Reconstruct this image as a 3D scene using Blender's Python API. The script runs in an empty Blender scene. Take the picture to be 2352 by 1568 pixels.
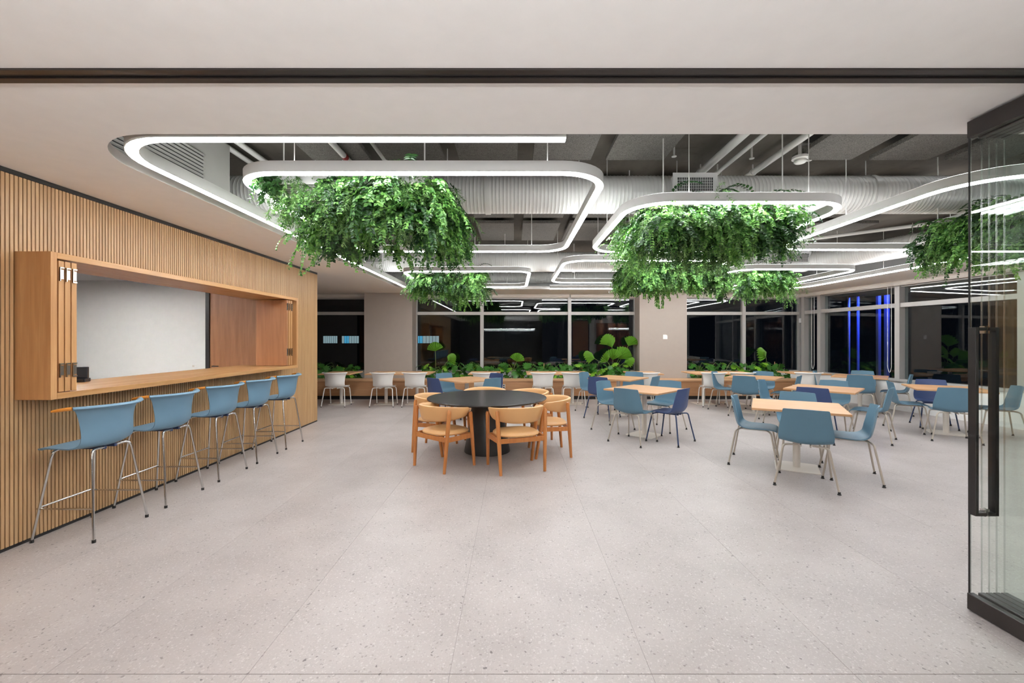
import bpy, bmesh, math, random
from mathutils import Vector, Matrix
S = bpy.context.scene
COL = S.collection
R = math.radians
rnd = random.Random(7)

# ------------------------------------------------------------------ camera, world, exposure
F_PX = 986.0
EYE = 1.52
cd = bpy.data.cameras.new('camera')
cam = bpy.data.objects.new('camera', cd)
COL.objects.link(cam)
cam.location = (0, 0, EYE)
cam.rotation_euler = (R(90), 0, 0)
cd.sensor_fit = 'HORIZONTAL'
cd.sensor_width = 36.0
cd.lens = F_PX / 2352 * 36
cd.shift_x = -4 / 2352
cd.shift_y = -5 / 2352
cd.clip_start = 0.05
cd.clip_end = 300
S.camera = cam

w = bpy.data.worlds.new('night')
S.world = w
w.use_nodes = True
w.node_tree.nodes['Background'].inputs[0].default_value = (0.010, 0.014, 0.024, 1)
w.node_tree.nodes['Background'].inputs[1].default_value = 0.06

S.view_settings.view_transform = 'Standard'
S.view_settings.look = 'None'
S.view_settings.exposure = 1.48
S.view_settings.gamma = 1.0
S.view_settings.use_curve_mapping = False
S.cycles.caustics_reflective = False
S.cycles.caustics_refractive = False
S.cycles.max_bounces = 8
S.cycles.diffuse_bounces = 4
S.cycles.glossy_bounces = 4
S.cycles.transparent_max_bounces = 16
S.cycles.sample_clamp_indirect = 6.0
S.cycles.use_denoising = True
S.cycles.use_light_tree = False
S.cycles.use_adaptive_sampling = True
S.cycles.adaptive_threshold = 0.035

STRIP = 15.0        # radiance of the LED diffusers
ADDED_UPLIGHT = 3.2       # weak upward glow added to the loops to brighten ducts and slab
FOYER_FILL = 9.0  # downward fill of the added pendants out of view
FOYER_FILL_UP = 150.0  # upward fill of the same pendants, brightens the near ceiling
KITCHEN = 240.0

# ------------------------------------------------------------------ materials
def srgb(r, g, b):
    f = lambda c: (c / 255 / 12.92) if c / 255 <= 0.04045 else ((c / 255 + 0.055) / 1.055) ** 2.4
    return (f(r), f(g), f(b), 1)

class NT:
    def __init__(s, name):
        s.m = bpy.data.materials.new(name)
        s.m.use_nodes = True
        s.t = s.m.node_tree
        s.b = s.t.nodes['Principled BSDF']
        s.out = s.t.nodes['Material Output']
    def n(s, t, **k):
        nd = s.t.nodes.new(t)
        for a, v in k.items():
            if a.startswith('i_'):
                nd.inputs[a[2:].replace('_', ' ')].default_value = v
            elif a.startswith('x_'):
                nd.inputs[int(a[2:])].default_value = v
            else:
                setattr(nd, a, v)
        return nd
    def l(s, a, b):
        s.t.links.new(a, b)
    def ramp(s, src, stops):
        r = s.n('ShaderNodeValToRGB')
        e = r.color_ramp.elements
        while len(e) < len(stops):
            e.new(0.5)
        for el, (p, c) in zip(e, stops):
            el.position = p
            el.color = c
        s.l(src, r.inputs[0])
        return r.outputs[0]
    def mix(s, fac, a, b, mode='MIX'):
        m = s.n('ShaderNodeMix', data_type='RGBA', blend_type=mode)
        for sock, v in ((m.inputs[0], fac), (m.inputs[6], a), (m.inputs[7], b)):
            if hasattr(v, 'is_linked') or hasattr(v, 'links'):
                s.l(v, sock)
            else:
                sock.default_value = v
        return m.outputs[2]
    def bump(s, h, strength, dist=0.01):
        b = s.n('ShaderNodeBump')
        b.inputs['Strength'].default_value = strength
        b.inputs['Distance'].default_value = dist
        s.l(h, b.inputs['Height'])
        s.l(b.outputs[0], s.b.inputs['Normal'])

def plain(name, col, rough=0.5, metal=0.0, spec=0.5, bump=None):
    k = NT(name)
    k.b.inputs['Base Color'].default_value = col
    k.b.inputs['Roughness'].default_value = rough
    k.b.inputs['Metallic'].default_value = metal
    k.b.inputs['Specular IOR Level'].default_value = spec
    tc = k.n('ShaderNodeTexCoord')
    nz = k.n('ShaderNodeTexNoise', i_Scale=9.0, i_Detail=3.0)
    k.l(tc.outputs['Object'], nz.inputs['Vector'])
    dark = tuple(c * 0.93 for c in col[:3]) + (1,)
    k.l(k.mix(nz.outputs['Fac'], col, dark), k.b.inputs['Base Color'])
    if bump:
        nb = k.n('ShaderNodeTexNoise', i_Scale=bump[0], i_Detail=4.0)
        k.l(tc.outputs['Object'], nb.inputs['Vector'])
        k.bump(nb.outputs['Fac'], bump[1], 0.004)
    return k.m

def wood(name, c1, c2, axis='z', scale=1.0, rough=0.42, world=False, contrast=1.0):
    k = NT(name)
    tc = k.n('ShaderNodeTexCoord')
    src = tc.outputs['Object']
    if world:
        g = k.n('ShaderNodeNewGeometry')
        src = g.outputs['Position']
    oi = k.n('ShaderNodeObjectInfo')
    add = k.n('ShaderNodeVectorMath', operation='MULTIPLY_ADD')
    cmb = k.n('ShaderNodeCombineXYZ')
    for i in range(3):
        k.l(oi.outputs['Random'], cmb.inputs[i])
    k.l(cmb.outputs[0], add.inputs[0])
    add.inputs[1].default_value = (13, 17, 11)
    k.l(src, add.inputs[2])
    mp = k.n('ShaderNodeMapping')
    s = [14 * scale] * 3
    s['xyz'.index(axis)] = 0.9 * scale
    mp.inputs['Scale'].default_value = s
    k.l(add.outputs[0], mp.inputs['Vector'])
    n1 = k.n('ShaderNodeTexNoise', i_Scale=1.6, i_Detail=5.0, i_Roughness=0.6, i_Distortion=0.5)
    k.l(mp.outputs[0], n1.inputs['Vector'])
    mp2 = k.n('ShaderNodeMapping')
    s2 = [90 * scale] * 3
    s2['xyz'.index(axis)] = 2.5 * scale
    mp2.inputs['Scale'].default_value = s2
    k.l(add.outputs[0], mp2.inputs['Vector'])
    n2 = k.n('ShaderNodeTexNoise', i_Scale=1.5, i_Detail=3.0)
    k.l(mp2.outputs[0], n2.inputs['Vector'])
    lo = 0.5 - 0.22 / contrast
    col = k.ramp(n1.outputs['Fac'], [(lo, c2), (1 - lo, c1)])
    fine = k.ramp(n2.outputs['Fac'], [(0.3, (0.82, 0.80, 0.78, 1)), (0.7, (1.0, 1.0, 1.0, 1))])
    c = k.mix(0.6, col, fine, 'MULTIPLY')
    var = k.n('ShaderNodeMapRange', x_3=0.93, x_4=1.05)
    k.l(oi.outputs['Random'], var.inputs[0])
    hsv = k.n('ShaderNodeHueSaturation')
    k.l(var.outputs[0], hsv.inputs['Value'])
    k.l(c, hsv.inputs['Color'])
    k.l(hsv.outputs[0], k.b.inputs['Base Color'])
    k.b.inputs['Roughness'].default_value = rough
    k.bump(n2.outputs['Fac'], 0.06, 0.002)
    return k.m

def emit(name, col, st):
    k = NT(name)
    k.b.inputs['Base Color'].default_value = (0.8, 0.8, 0.8, 1)
    k.b.inputs['Emission Color'].default_value = col
    k.b.inputs['Emission Strength'].default_value = st
    return k.m

def glass(name, tint, f0, rough=0.0):
    k = NT(name)
    k.t.nodes.remove(k.b)
    tr = k.n('ShaderNodeBsdfTransparent')
    tr.inputs[0].default_value = tint
    gl = k.n('ShaderNodeBsdfGlossy')
    gl.inputs['Roughness'].default_value = rough
    lw = k.n('ShaderNodeLayerWeight', i_Blend=0.5)
    pw = k.n('ShaderNodeMath', operation='POWER', x_1=5.0)
    k.l(lw.outputs['Facing'], pw.inputs[0])
    ma = k.n('ShaderNodeMath', operation='MULTIPLY_ADD', x_1=1.0 - f0, x_2=f0)
    k.l(pw.outputs[0], ma.inputs[0])
    mx = k.n('ShaderNodeMixShader')
    k.l(ma.outputs[0], mx.inputs[0])
    k.l(tr.outputs[0], mx.inputs[1])
    k.l(gl.outputs[0], mx.inputs[2])
    k.l(mx.outputs[0], k.out.inputs[0])
    return k.m

def leafmat(name, c1, c2, rough=0.38):
    k = NT(name)
    g = k.n('ShaderNodeNewGeometry')
    col = k.ramp(g.outputs['Random Per Island'], [(0.0, c1), (1.0, c2)])
    k.l(col, k.b.inputs['Base Color'])
    k.b.inputs['Roughness'].default_value = rough
    tl = k.n('ShaderNodeBsdfTranslucent')
    hs = k.n('ShaderNodeHueSaturation', i_Saturation=1.1, i_Value=1.25)
    k.l(col, hs.inputs['Color'])
    k.l(hs.outputs[0], tl.inputs[0])
    mx = k.n('ShaderNodeMixShader', x_0=0.28)
    k.l(k.b.outputs[0], mx.inputs[1])
    k.l(tl.outputs[0], mx.inputs[2])
    k.l(mx.outputs[0], k.out.inputs[0])
    return k.m

def terrazzo():
    k = NT('terrazzo')
    g = k.n('ShaderNodeNewGeometry')
    oi = k.n('ShaderNodeObjectInfo')
    pos = g.outputs['Position']
    base1, base2 = srgb(180, 171, 168), srgb(168, 159, 156)
    n1 = k.n('ShaderNodeTexNoise', i_Scale=2.2, i_Detail=4.0)
    k.l(pos, n1.inputs['Vector'])
    c = k.ramp(n1.outputs['Fac'], [(0.35, base1), (0.65, base2)])
    def chips(scale, thr, rad, colr, c, seed, amt):
        v = k.n('ShaderNodeTexVoronoi', i_Scale=scale)
        ad = k.n('ShaderNodeVectorMath', operation='ADD', x_1=(seed, seed * 1.7, 0))
        wn = k.n('ShaderNodeTexNoise', i_Scale=scale * 0.9, i_Detail=2.0)
        k.l(pos, wn.inputs['Vector'])
        sc = k.n('ShaderNodeVectorMath', operation='MULTIPLY_ADD')
        sc.inputs[1].default_value = (1.5 / scale,) * 3
        k.l(wn.outputs['Color'], sc.inputs[0])
        k.l(pos, sc.inputs[2])
        k.l(sc.outputs[0], ad.inputs[0])
        k.l(ad.outputs[0], v.inputs['Vector'])
        sep = k.n('ShaderNodeSeparateColor')
        k.l(v.outputs['Color'], sep.inputs[0])
        a = k.n('ShaderNodeMath', operation='GREATER_THAN', x_1=thr)
        k.l(sep.outputs[0], a.inputs[0])
        b = k.n('ShaderNodeMath', operation='LESS_THAN', x_1=rad)
        k.l(v.outputs['Distance'], b.inputs[0])
        m = k.n('ShaderNodeMath', operation='MULTIPLY')
        k.l(a.outputs[0], m.inputs[0])
        k.l(b.outputs[0], m.inputs[1])
        cc = k.ramp(sep.outputs[1], colr)
        am = k.n('ShaderNodeMath', operation='MULTIPLY', x_1=amt)
        k.l(m.outputs[0], am.inputs[0])
        return k.mix(am.outputs[0], c, cc)
    c = chips(120, 0.35, 0.42, [(0, srgb(160, 151, 148)), (1, srgb(194, 188, 185))], c, 3.1, 0.7)
    c = chips(70, 0.72, 0.40, [(0, srgb(204, 199, 196)), (1, srgb(180, 173, 170))], c, 7.7, 0.6)
    c = chips(58, 0.86, 0.34, [(0, srgb(122, 112, 109)), (0.6, srgb(146, 137, 133)), (1, srgb(158, 146, 138))], c, 11.3, 0.65)
    c = chips(42, 0.965, 0.28, [(0, srgb(92, 86, 86)), (1, srgb(138, 128, 122))], c, 19.9, 0.8)
    var = k.n('ShaderNodeMapRange', x_3=0.975, x_4=1.02)
    k.l(oi.outputs['Random'], var.inputs[0])
    hsv = k.n('ShaderNodeHueSaturation')
    k.l(var.outputs[0], hsv.inputs['Value'])
    k.l(c, hsv.inputs['Color'])
    k.l(hsv.outputs[0], k.b.inputs['Base Color'])
    k.b.inputs['Roughness'].default_value = 0.36
    k.b.inputs['Specular IOR Level'].default_value = 0.35
    return k.m

def concrete():
    k = NT('concrete')
    g = k.n('ShaderNodeNewGeometry')
    mp = k.n('ShaderNodeMapping')
    mp.inputs['Scale'].default_value = (1.2, 0.5, 1)
    k.l(g.outputs['Position'], mp.inputs['Vector'])
    n1 = k.n('ShaderNodeTexNoise', i_Scale=2.0, i_Detail=8.0, i_Roughness=0.65)
    k.l(mp.outputs[0], n1.inputs['Vector'])
    mp2 = k.n('ShaderNodeMapping')
    mp2.inputs['Scale'].default_value = (3, 14, 1)
    k.l(g.outputs['Position'], mp2.inputs['Vector'])
    n2 = k.n('ShaderNodeTexNoise', i_Scale=1.5, i_Detail=2.0)
    k.l(mp2.outputs[0], n2.inputs['Vector'])
    c = k.ramp(n1.outputs['Fac'], [(0.3, srgb(72, 66, 58)), (0.7, srgb(98, 91, 82))])
    st = k.ramp(n2.outputs['Fac'], [(0.64, (1, 1, 1, 1)), (0.72, (0.72, 0.7, 0.68, 1))])
    k.l(k.mix(1.0, c, st, 'MULTIPLY'), k.b.inputs['Base Color'])
    k.b.inputs['Roughness'].default_value = 0.8
    k.bump(n1.outputs['Fac'], 0.3, 0.02)
    return k.m

def woodwool():
    k = NT('wood_wool')
    tc = k.n('ShaderNodeTexCoord')
    n1 = k.n('ShaderNodeTexNoise', i_Scale=60.0, i_Detail=4.0, i_Distortion=3.0)
    k.l(tc.outputs['Object'], n1.inputs['Vector'])
    k.l(k.ramp(n1.outputs['Fac'], [(0.35, srgb(72, 69, 64)), (0.65, srgb(132, 128, 122))]), k.b.inputs['Base Color'])
    k.b.inputs['Roughness'].default_value = 0.9
    k.bump(n1.outputs['Fac'], 0.8, 0.01)
    return k.m

M = {}
M['terrazzo'] = terrazzo()
M['joint'] = plain('joint', srgb(120, 110, 106), 0.8)
M['drywall'] = plain('drywall', srgb(246, 244, 242), 0.75)
M['white'] = plain('white_paint', srgb(244, 243, 241), 0.6)
M['taupe'] = plain('taupe_paint', srgb(172, 161, 152), 0.6)
M['charcoal'] = plain('charcoal_paint', srgb(70, 66, 63), 0.6)
M['concrete'] = concrete()
M['woodwool'] = woodwool()
M['duct'] = plain('duct_white', srgb(238, 237, 234), 0.5)
M['pipe'] = plain('pipe_white', srgb(228, 226, 222), 0.45)
M['red'] = plain('red_band', srgb(150, 30, 30), 0.5)
M['black'] = plain('black_metal', srgb(28, 26, 26), 0.4)
M['blackgap'] = plain('black_board', srgb(19, 13, 10), 0.8)
M['bronze'] = plain('dark_bronze', srgb(46, 40, 38), 0.35, 0.3)
M['slat'] = wood('slat_wood', srgb(208, 171, 127), srgb(189, 148, 103), 'z', 1.0, 0.42, True)
M['hatch'] = wood('hatch_wood', srgb(206, 158, 106), srgb(178, 126, 78), 'z', 0.8, 0.4, False, 0.9)
M['hatch_y'] = wood('hatch_wood_lengthwise', srgb(210, 163, 112), srgb(186, 136, 86), 'y', 0.8, 0.26, False, 0.9)
M['walnut'] = wood('leaf_panel_wood', srgb(186, 133, 92), srgb(158, 106, 70), 'z', 0.6, 0.4, False, 1.0)
M['table'] = wood('table_oak', srgb(218, 172, 128), srgb(196, 146, 100), 'x', 0.8, 0.36, False, 1.0)
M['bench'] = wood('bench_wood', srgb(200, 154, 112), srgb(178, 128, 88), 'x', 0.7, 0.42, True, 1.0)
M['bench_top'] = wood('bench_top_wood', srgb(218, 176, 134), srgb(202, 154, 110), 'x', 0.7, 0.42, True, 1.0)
M['beech'] = wood('beech_leg', srgb(200, 132, 72), srgb(178, 108, 52), 'z', 1.2, 0.35)
M['leather'] = plain('tan_leather', srgb(216, 166, 110), 0.42, bump=(180, 0.08))
M['blackoak'] = wood('black_oak', srgb(60, 58, 58), srgb(34, 32, 33), 'x', 0.9, 0.24)
M['blue'] = plain('light_blue_plastic', srgb(90, 126, 147), 0.45)
M['stoolblue'] = plain('stool_blue_plastic', srgb(110, 146, 170), 0.45)
M['navy'] = plain('navy_plastic', srgb(56, 74, 118), 0.45)
M['navyleg'] = plain('navy_metal', srgb(44, 62, 98), 0.4)
M['orange'] = plain('orange_wood', srgb(214, 140, 52), 0.45)
M['whiteplastic'] = plain('white_plastic', srgb(236, 233, 228), 0.42)
M['greige'] = plain('greige_metal', srgb(190, 180, 168), 0.35, 0.25)
M['offwhite'] = plain('offwhite_metal', srgb(226, 218, 208), 0.45)
M['chrome'] = plain('chrome', srgb(205, 203, 200), 0.16, 1.0)
M['rubber'] = plain('black_rubber', srgb(24, 22, 22), 0.6)
M['alu'] = plain('window_aluminium', srgb(192, 189, 186), 0.4, 0.2)
M['blind'] = plain('blind_fabric', srgb(222, 214, 206), 0.7)
M['strip'] = emit('led_diffuser', (0.96, 0.985, 1.0, 1), STRIP)
M['foyerfill'] = emit('foyer_fill_diffuser', (0.96, 0.985, 1.0, 1), FOYER_FILL)
M['added_uplight'] = emit('led_added_uplight', (0.96, 0.985, 1.0, 1), ADDED_UPLIGHT)
M['foyerfill_up'] = emit('foyer_fill_uplight', (0.96, 0.985, 1.0, 1), FOYER_FILL_UP)
M['housing'] = plain('lamp_housing', srgb(208, 206, 203), 0.5)
M['casing'] = plain('casing_paint', srgb(178, 176, 171), 0.6)
M['kitchenlamp'] = emit('kitchen_lamp', (1.0, 0.98, 0.96, 1), KITCHEN)
M['pane'] = glass('window_glass', (0.86, 0.9, 0.9, 1), 0.055)
M['doorglass'] = glass('door_glass', (0.978, 0.992, 0.984, 1), 0.03)
M['glassedge'] = glass('glass_edge', (0.9, 0.95, 0.93, 1), 0.4, 0.2)
M['leafA'] = leafmat('broad_leaf', srgb(54, 108, 48), srgb(142, 192, 102))
M['leafB'] = leafmat('fern_leaf', srgb(60, 100, 54), srgb(132, 168, 100))
M['leafD'] = leafmat('dark_leaf', srgb(32, 62, 36), srgb(64, 104, 52))
M['monstera'] = leafmat('monstera_leaf', srgb(34, 84, 36), srgb(82, 138, 56), 0.3)
M['monstera_young'] = leafmat('young_leaf', srgb(110, 170, 50), srgb(150, 200, 70), 0.3)
M['palm'] = leafmat('fan_palm_leaf', srgb(92, 146, 46), srgb(130, 180, 66), 0.35)
M['petiole'] = plain('petiole', srgb(120, 136, 76), 0.5)
M['trunk'] = plain('palm_trunk', srgb(112, 92, 66), 0.8, bump=(40, 0.6))
M['soil'] = plain('soil', srgb(52, 42, 34), 0.9, bump=(60, 0.8))
M['screen'] = plain('screen', srgb(44, 48, 56), 0.2)
M['night'] = plain('night_facade', srgb(24, 26, 30), 0.8)

# ------------------------------------------------------------------ mesh helpers
class MB:
    def __init__(s):
        s.v, s.f = [], []
    def add(s, vs, fs):
        o = len(s.v)
        s.v += [tuple(p) for p in vs]
        s.f += [tuple(i + o for i in f) for f in fs]
        return s
    def box(s, x0, x1, y0, y1, z0, z1, b=0.0):
        if b <= 0:
            return s.add([(x0, y0, z0), (x1, y0, z0), (x1, y1, z0), (x0, y1, z0), (x0, y0, z1), (x1, y0, z1), (x1, y1, z1), (x0, y1, z1)],
                         [(3, 2, 1, 0), (4, 5, 6, 7), (0, 1, 5, 4), (1, 2, 6, 5), (2, 3, 7, 6), (3, 0, 4, 7)])
        bm = bmesh.new()
        bmesh.ops.create_cube(bm, size=1.0)
        for v in bm.verts:
            v.co = Vector(((x0 + x1) / 2 + v.co.x * (x1 - x0), (y0 + y1) / 2 + v.co.y * (y1 - y0), (z0 + z1) / 2 + v.co.z * (z1 - z0)))
        bmesh.ops.bevel(bm, geom=list(bm.edges), offset=b, segments=1, affect='EDGES')
        bm.verts.index_update()
        s.add([v.co[:] for v in bm.verts], [[v.index for v in f.verts] for f in bm.faces])
        bm.free()
        return s
    def tube(s, path, r, n=8, closed=False, cap=True, up=(0, 0, 1)):
        P = [Vector(p) for p in path]
        rs = r if isinstance(r, (list, tuple)) else [r] * len(P)
        N = len(P)
        vs, fs = [], []
        prev = None
        for i in range(N):
            if closed:
                t = P[(i + 1) % N] - P[i - 1]
            else:
                t = P[min(i + 1, N - 1)] - P[max(i - 1, 0)]
            t = t.normalized() if t.length > 1e-9 else Vector((0, 0, 1))
            if prev is None:
                a = Vector(up)
                if abs(a.dot(t)) > 0.95:
                    a = Vector((1, 0, 0))
                u = (a - t * a.dot(t)).normalized()
            else:
                u = (prev - t * prev.dot(t)).normalized()
            prev = u
            vv = t.cross(u)
            for k in range(n):
                an = 2 * math.pi * k / n
                vs.append(P[i] + (u * math.cos(an) + vv * math.sin(an)) * rs[i])
        for i in range(N if closed else N - 1):
            j = (i + 1) % N
            for k in range(n):
                l = (k + 1) % n
                fs.append((i * n + k, i * n + l, j * n + l, j * n + k))
        if cap and not closed:
            fs.append(tuple(range(n - 1, -1, -1)))
            fs.append(tuple((N - 1) * n + k for k in range(n)))
        return s.add(vs, fs)
    def lathe(s, prof, n=32, c=(0, 0, 0), cap=True):
        vs, fs = [], []
        for (r, z) in prof:
            for k in range(n):
                a = 2 * math.pi * k / n
                vs.append((c[0] + r * math.cos(a), c[1] + r * math.sin(a), c[2] + z))
        for i in range(len(prof) - 1):
            for k in range(n):
                l = (k + 1) % n
                fs.append((i * n + k, i * n + l, (i + 1) * n + l, (i + 1) * n + k))
        if cap:
            fs.append(tuple(range(n - 1, -1, -1)))
            fs.append(tuple((len(prof) - 1) * n + k for k in range(n)))
        return s.add(vs, fs)
    def prism(s, poly, z0, z1):
        n = len(poly)
        vs = [(x, y, z0) for x, y in poly] + [(x, y, z1) for x, y in poly]
        fs = [tuple(range(n - 1, -1, -1)), tuple(range(n, 2 * n))]
        fs += [(i, (i + 1) % n, n + (i + 1) % n, n + i) for i in range(n)]
        return s.add(vs, fs)
    def sheet(s, G, t):
        """grid of points thickened by t along its normals"""
        A, B = len(G), len(G[0])
        G = [[Vector(p) for p in row] for row in G]
        vs = []
        for i in range(A):
            for j in range(B):
                vs.append(G[i][j])
        for i in range(A):
            for j in range(B):
                du = G[min(i + 1, A - 1)][j] - G[max(i - 1, 0)][j]
                dv = G[i][min(j + 1, B - 1)] - G[i][max(j - 1, 0)]
                nn = du.cross(dv)
                nn = nn.normalized() if nn.length > 1e-12 else Vector((0, 0, 1))
                vs.append(G[i][j] - nn * t)
        o = A * B
        fs = []
        for i in range(A - 1):
            for j in range(B - 1):
                a, b, c, d = i * B + j, (i + 1) * B + j, (i + 1) * B + j + 1, i * B + j + 1
                fs.append((a, b, c, d))
                fs.append((o + d, o + c, o + b, o + a))
        bd = [i * B for i in range(A)] + [(A - 1) * B + j for j in range(1, B)] + [i * B + B - 1 for i in range(A - 2, -1, -1)] + [j for j in range(B - 2, 0, -1)]
        for q in range(len(bd)):
            a, b = bd[q], bd[(q + 1) % len(bd)]
            fs.append((b, a, o + a, o + b))
        return s.add(vs, fs)
    def mesh(s, name, mat, smooth=False, ang=38):
        me = bpy.data.meshes.new(name)
        me.from_pydata(s.v, [], s.f)
        me.materials.append(M[mat])
        me.update()
        if smooth:
            me.polygons.foreach_set('use_smooth', [True] * len(me.polygons))
            me.set_sharp_from_angle(angle=R(ang))
        return me
    def build(s, name, mat, parent=None, smooth=False, ang=38, loc=None, rz=0, fixn=True):
        me = s.mesh(name, mat, smooth, ang)
        if fixn:
            bm = bmesh.new()
            bm.from_mesh(me)
            bmesh.ops.recalc_face_normals(bm, faces=bm.faces)
            bm.to_mesh(me)
            bm.free()
        return link(name, me, parent, loc, rz)

def link(name, me, parent=None, loc=None, rz=0):
    o = bpy.data.objects.new(name, me)
    COL.objects.link(o)
    if parent:
        o.parent = parent
    if loc:
        o.location = loc
    o.rotation_euler = (0, 0, rz)
    return o

def tag(o, label, cat=None, group=None, kind=None):
    if label:
        o['label'] = label
    if cat:
        o['category'] = cat
    if group:
        o['group'] = group
    if kind:
        o['kind'] = kind
    return o

def empty(name, loc=(0, 0, 0), rz=0, label=None, cat=None, group=None, kind=None):
    o = link(name, None, None, loc, rz)
    o.empty_display_size = 0.1
    return tag(o, label, cat, group, kind)

def kids(o):
    return KIDS.get(o.name, [c for c in bpy.data.objects if c.parent == o])
KIDS = {}

def copy_tree(o, loc=None, rz=None, label=None, group=None, parent=None, top=True):
    c = o.copy()
    COL.objects.link(c)
    if parent:
        c.parent = parent
    if top:
        if loc is not None:
            c.location = loc
        if rz is not None:
            c.rotation_euler = (0, 0, rz)
        if label:
            c['label'] = label
        if group:
            c['group'] = group
    if o.name not in KIDS:
        KIDS[o.name] = [x for x in bpy.data.objects if x.parent == o]
    for ch in list(KIDS[o.name]):
        copy_tree(ch, parent=c, top=False)
    return c

def rrect(x0, x1, y0, y1, r, n=10):
    """counter-clockwise rounded rectangle"""
    pts = []
    for cx, cy, a0 in ((x1 - r, y1 - r, 0), (x0 + r, y1 - r, 90), (x0 + r, y0 + r, 180), (x1 - r, y0 + r, 270)):
        for k in range(n + 1):
            a = R(a0 + 90 * k / n)
            pts.append((cx + r * math.cos(a), cy + r * math.sin(a)))
    return pts

# ------------------------------------------------------------------ structure
ZC = 2.755      # plasterboard ceiling
ZS = 3.60       # exposed slab
XL = -3.65      # face of slatted wall
YB = 11.90      # back window plane
HX0, HX1, HY0, HY1 = -2.76, 7.02, 2.585, 10.56   # opening in the ceiling

def xr(y):      # right wall line
    return 8.12 + (10.27 - y) * 0.137

fl = MB().box(-9.2, 10.2, -5.2, 12.3, -0.12, -0.0015).build('floor', 'joint')
tag(fl, 'speckled pale terrazzo floor in long seamed sheets', kind='structure')
P = 0.918
x0 = 1.545 - P * 12
k = 0
while x0 < 10.1:
    for (ya, yb) in ((-5.2, 1.948), (1.952, 12.25)):
        a, b = max(x0 + 0.0008, -9.2), min(x0 + P - 0.0008, 10.2)
        if b - a > 0.05:
            MB().box(a, b, ya, yb, -0.0014, 0.0).build('floor_sheet', 'terrazzo', fl)
    x0 += P

# plasterboard ceiling with the rounded opening
def ceiling():
    hole = rrect(HX0, HX1, HY0, HY1, 0.55, 12)
    hx = []
    # near right corner stays nearly square out of view; near left has a wide curve
    outer = [(10.4, 12.3), (-9.2, 12.3), (-9.2, -5.2), (10.4, -5.2)]
    n = 13
    m = MB()
    for z, flip in ((ZC, False), (ZC + 0.07, True)):
        vs = [(x, y, z) for x, y in outer] + [(x, y, z) for x, y in hole]
        fs = []
        for c in range(4):
            h0 = 4 + c * n
            for q in range(n - 1):
                fs.append((c, h0 + q, h0 + q + 1))
            d = (c + 1) % 4
            fs.append((c, h0 + n - 1, 4 + d * n, d))
        m.add(vs, [f[::-1] if flip else f for f in fs])
    N = len(hole)
    vs = [(x, y, ZC) for x, y in hole] + [(x, y, ZC + 0.07) for x, y in hole]
    m.add(vs, [(i, (i + 1) % N, N + (i + 1) % N, N + i) for i in range(N)])
    return m
ce = ceiling().build('ceiling', 'drywall')
tag(ce, 'smooth pale plasterboard ceiling with a large rounded opening', kind='structure')
sl = MB().box(-9.2, 10.4, -5.2, 12.3, ZS, ZS + 0.25).build('ceiling_slab', 'concrete')
tag(sl, 'bare grey concrete slab above the ceiling opening', kind='structure')

# black sliding track across the ceiling
tr = empty('trim_1', (0, 2.0, ZC), label='black door track running across the ceiling', kind='structure')
MB().box(-3.65, 6.5, -0.045, -0.012, -0.010, 0.02).build('track_lip', 'bronze', tr)
MB().box(-3.65, 6.5, 0.018, 0.055, -0.010, 0.02).build('track_lip', 'bronze', tr)
MB().box(-3.65, 6.5, -0.012, 0.018, -0.002, 0.02).build('track_groove', 'rubber', tr)

# left slatted wall -------------------------------------------------------
HA, HB, HZ0, HZ1 = 3.143, 6.75, 1.075, 2.165     # outer size of the serving hatch
wl = MB()
wl.box(XL - 0.22, XL - 0.014, -5.2, HA + 0.02, 0, ZC)
wl.box(XL - 0.22, XL - 0.014, HB - 0.02, 7.97, 0, ZC)
wl.box(XL - 0.22, XL - 0.014, HA + 0.02, HB - 0.02, 0, HZ0 + 0.02)
wl.box(XL - 0.22, XL - 0.014, HA + 0.02, HB - 0.02, HZ1 - 0.02, ZC)
wl = wl.build('wall_left', 'blackgap')
tag(wl, 'wall of narrow vertical oak slats on a dark backing', kind='structure')
PIT, SW = 0.028, 0.0198
n0 = 2.30
cols = int((7.965 - n0) / PIT)
zt, zb = ZC - 0.036, 0.022
mesh_cache = {}
def slat(za, zb_):
    key = (za, zb_)
    if key not in mesh_cache:
        mesh_cache[key] = MB().box(-0.013, 0, 0, SW, za, zb_).mesh('slat', 'slat')
    return mesh_cache[key]
GRP = 21
groups = {}
for i in range(cols + 1):
    y = n0 + i * PIT
    if y + SW > HA and y < HB:
        segs = ((HZ1 + 0.001, zt), (zb, HZ0 - 0.001))
    else:
        segs = ((zb, zt),)
    for sg_ in segs:
        groups.setdefault((i // GRP, sg_), []).append(y)
for (gi, (za, zz)), ys in groups.items():
    y0_ = ys[0]
    pan = MB().box(-0.0138, -0.0125, 0.0, ys[-1] - y0_ + PIT - 0.001, za, zz).build('slat_panel', 'blackgap', wl, loc=(XL, y0_, 0))
    for y in ys:
        link('slat', slat(za, zz), pan, (0, y - y0_, 0))
far = MB()
y = n0 - PIT
while y > -1.0:
    far.box(-0.013, 0, y, y + SW, zb, zt)
    y -= PIT
tag(far.build('slats_behind_camera', 'slat', wl, loc=(XL, 0, 0)), None, kind='stuff')
b1 = MB().box(XL - 0.012, XL + 0.004, -5.0, 7.97, ZC - 0.034, ZC - 0.001).build('trim_2', 'black')
tag(b1, 'black shadow line along the top of the slatted wall', kind='structure')
b2 = MB().box(XL - 0.012, XL + 0.002, -5.0, 7.97, 0.0, 0.02).build('baseboard_left', 'black')
tag(b2, 'thin black skirting under the slatted wall', kind='structure')

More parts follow.
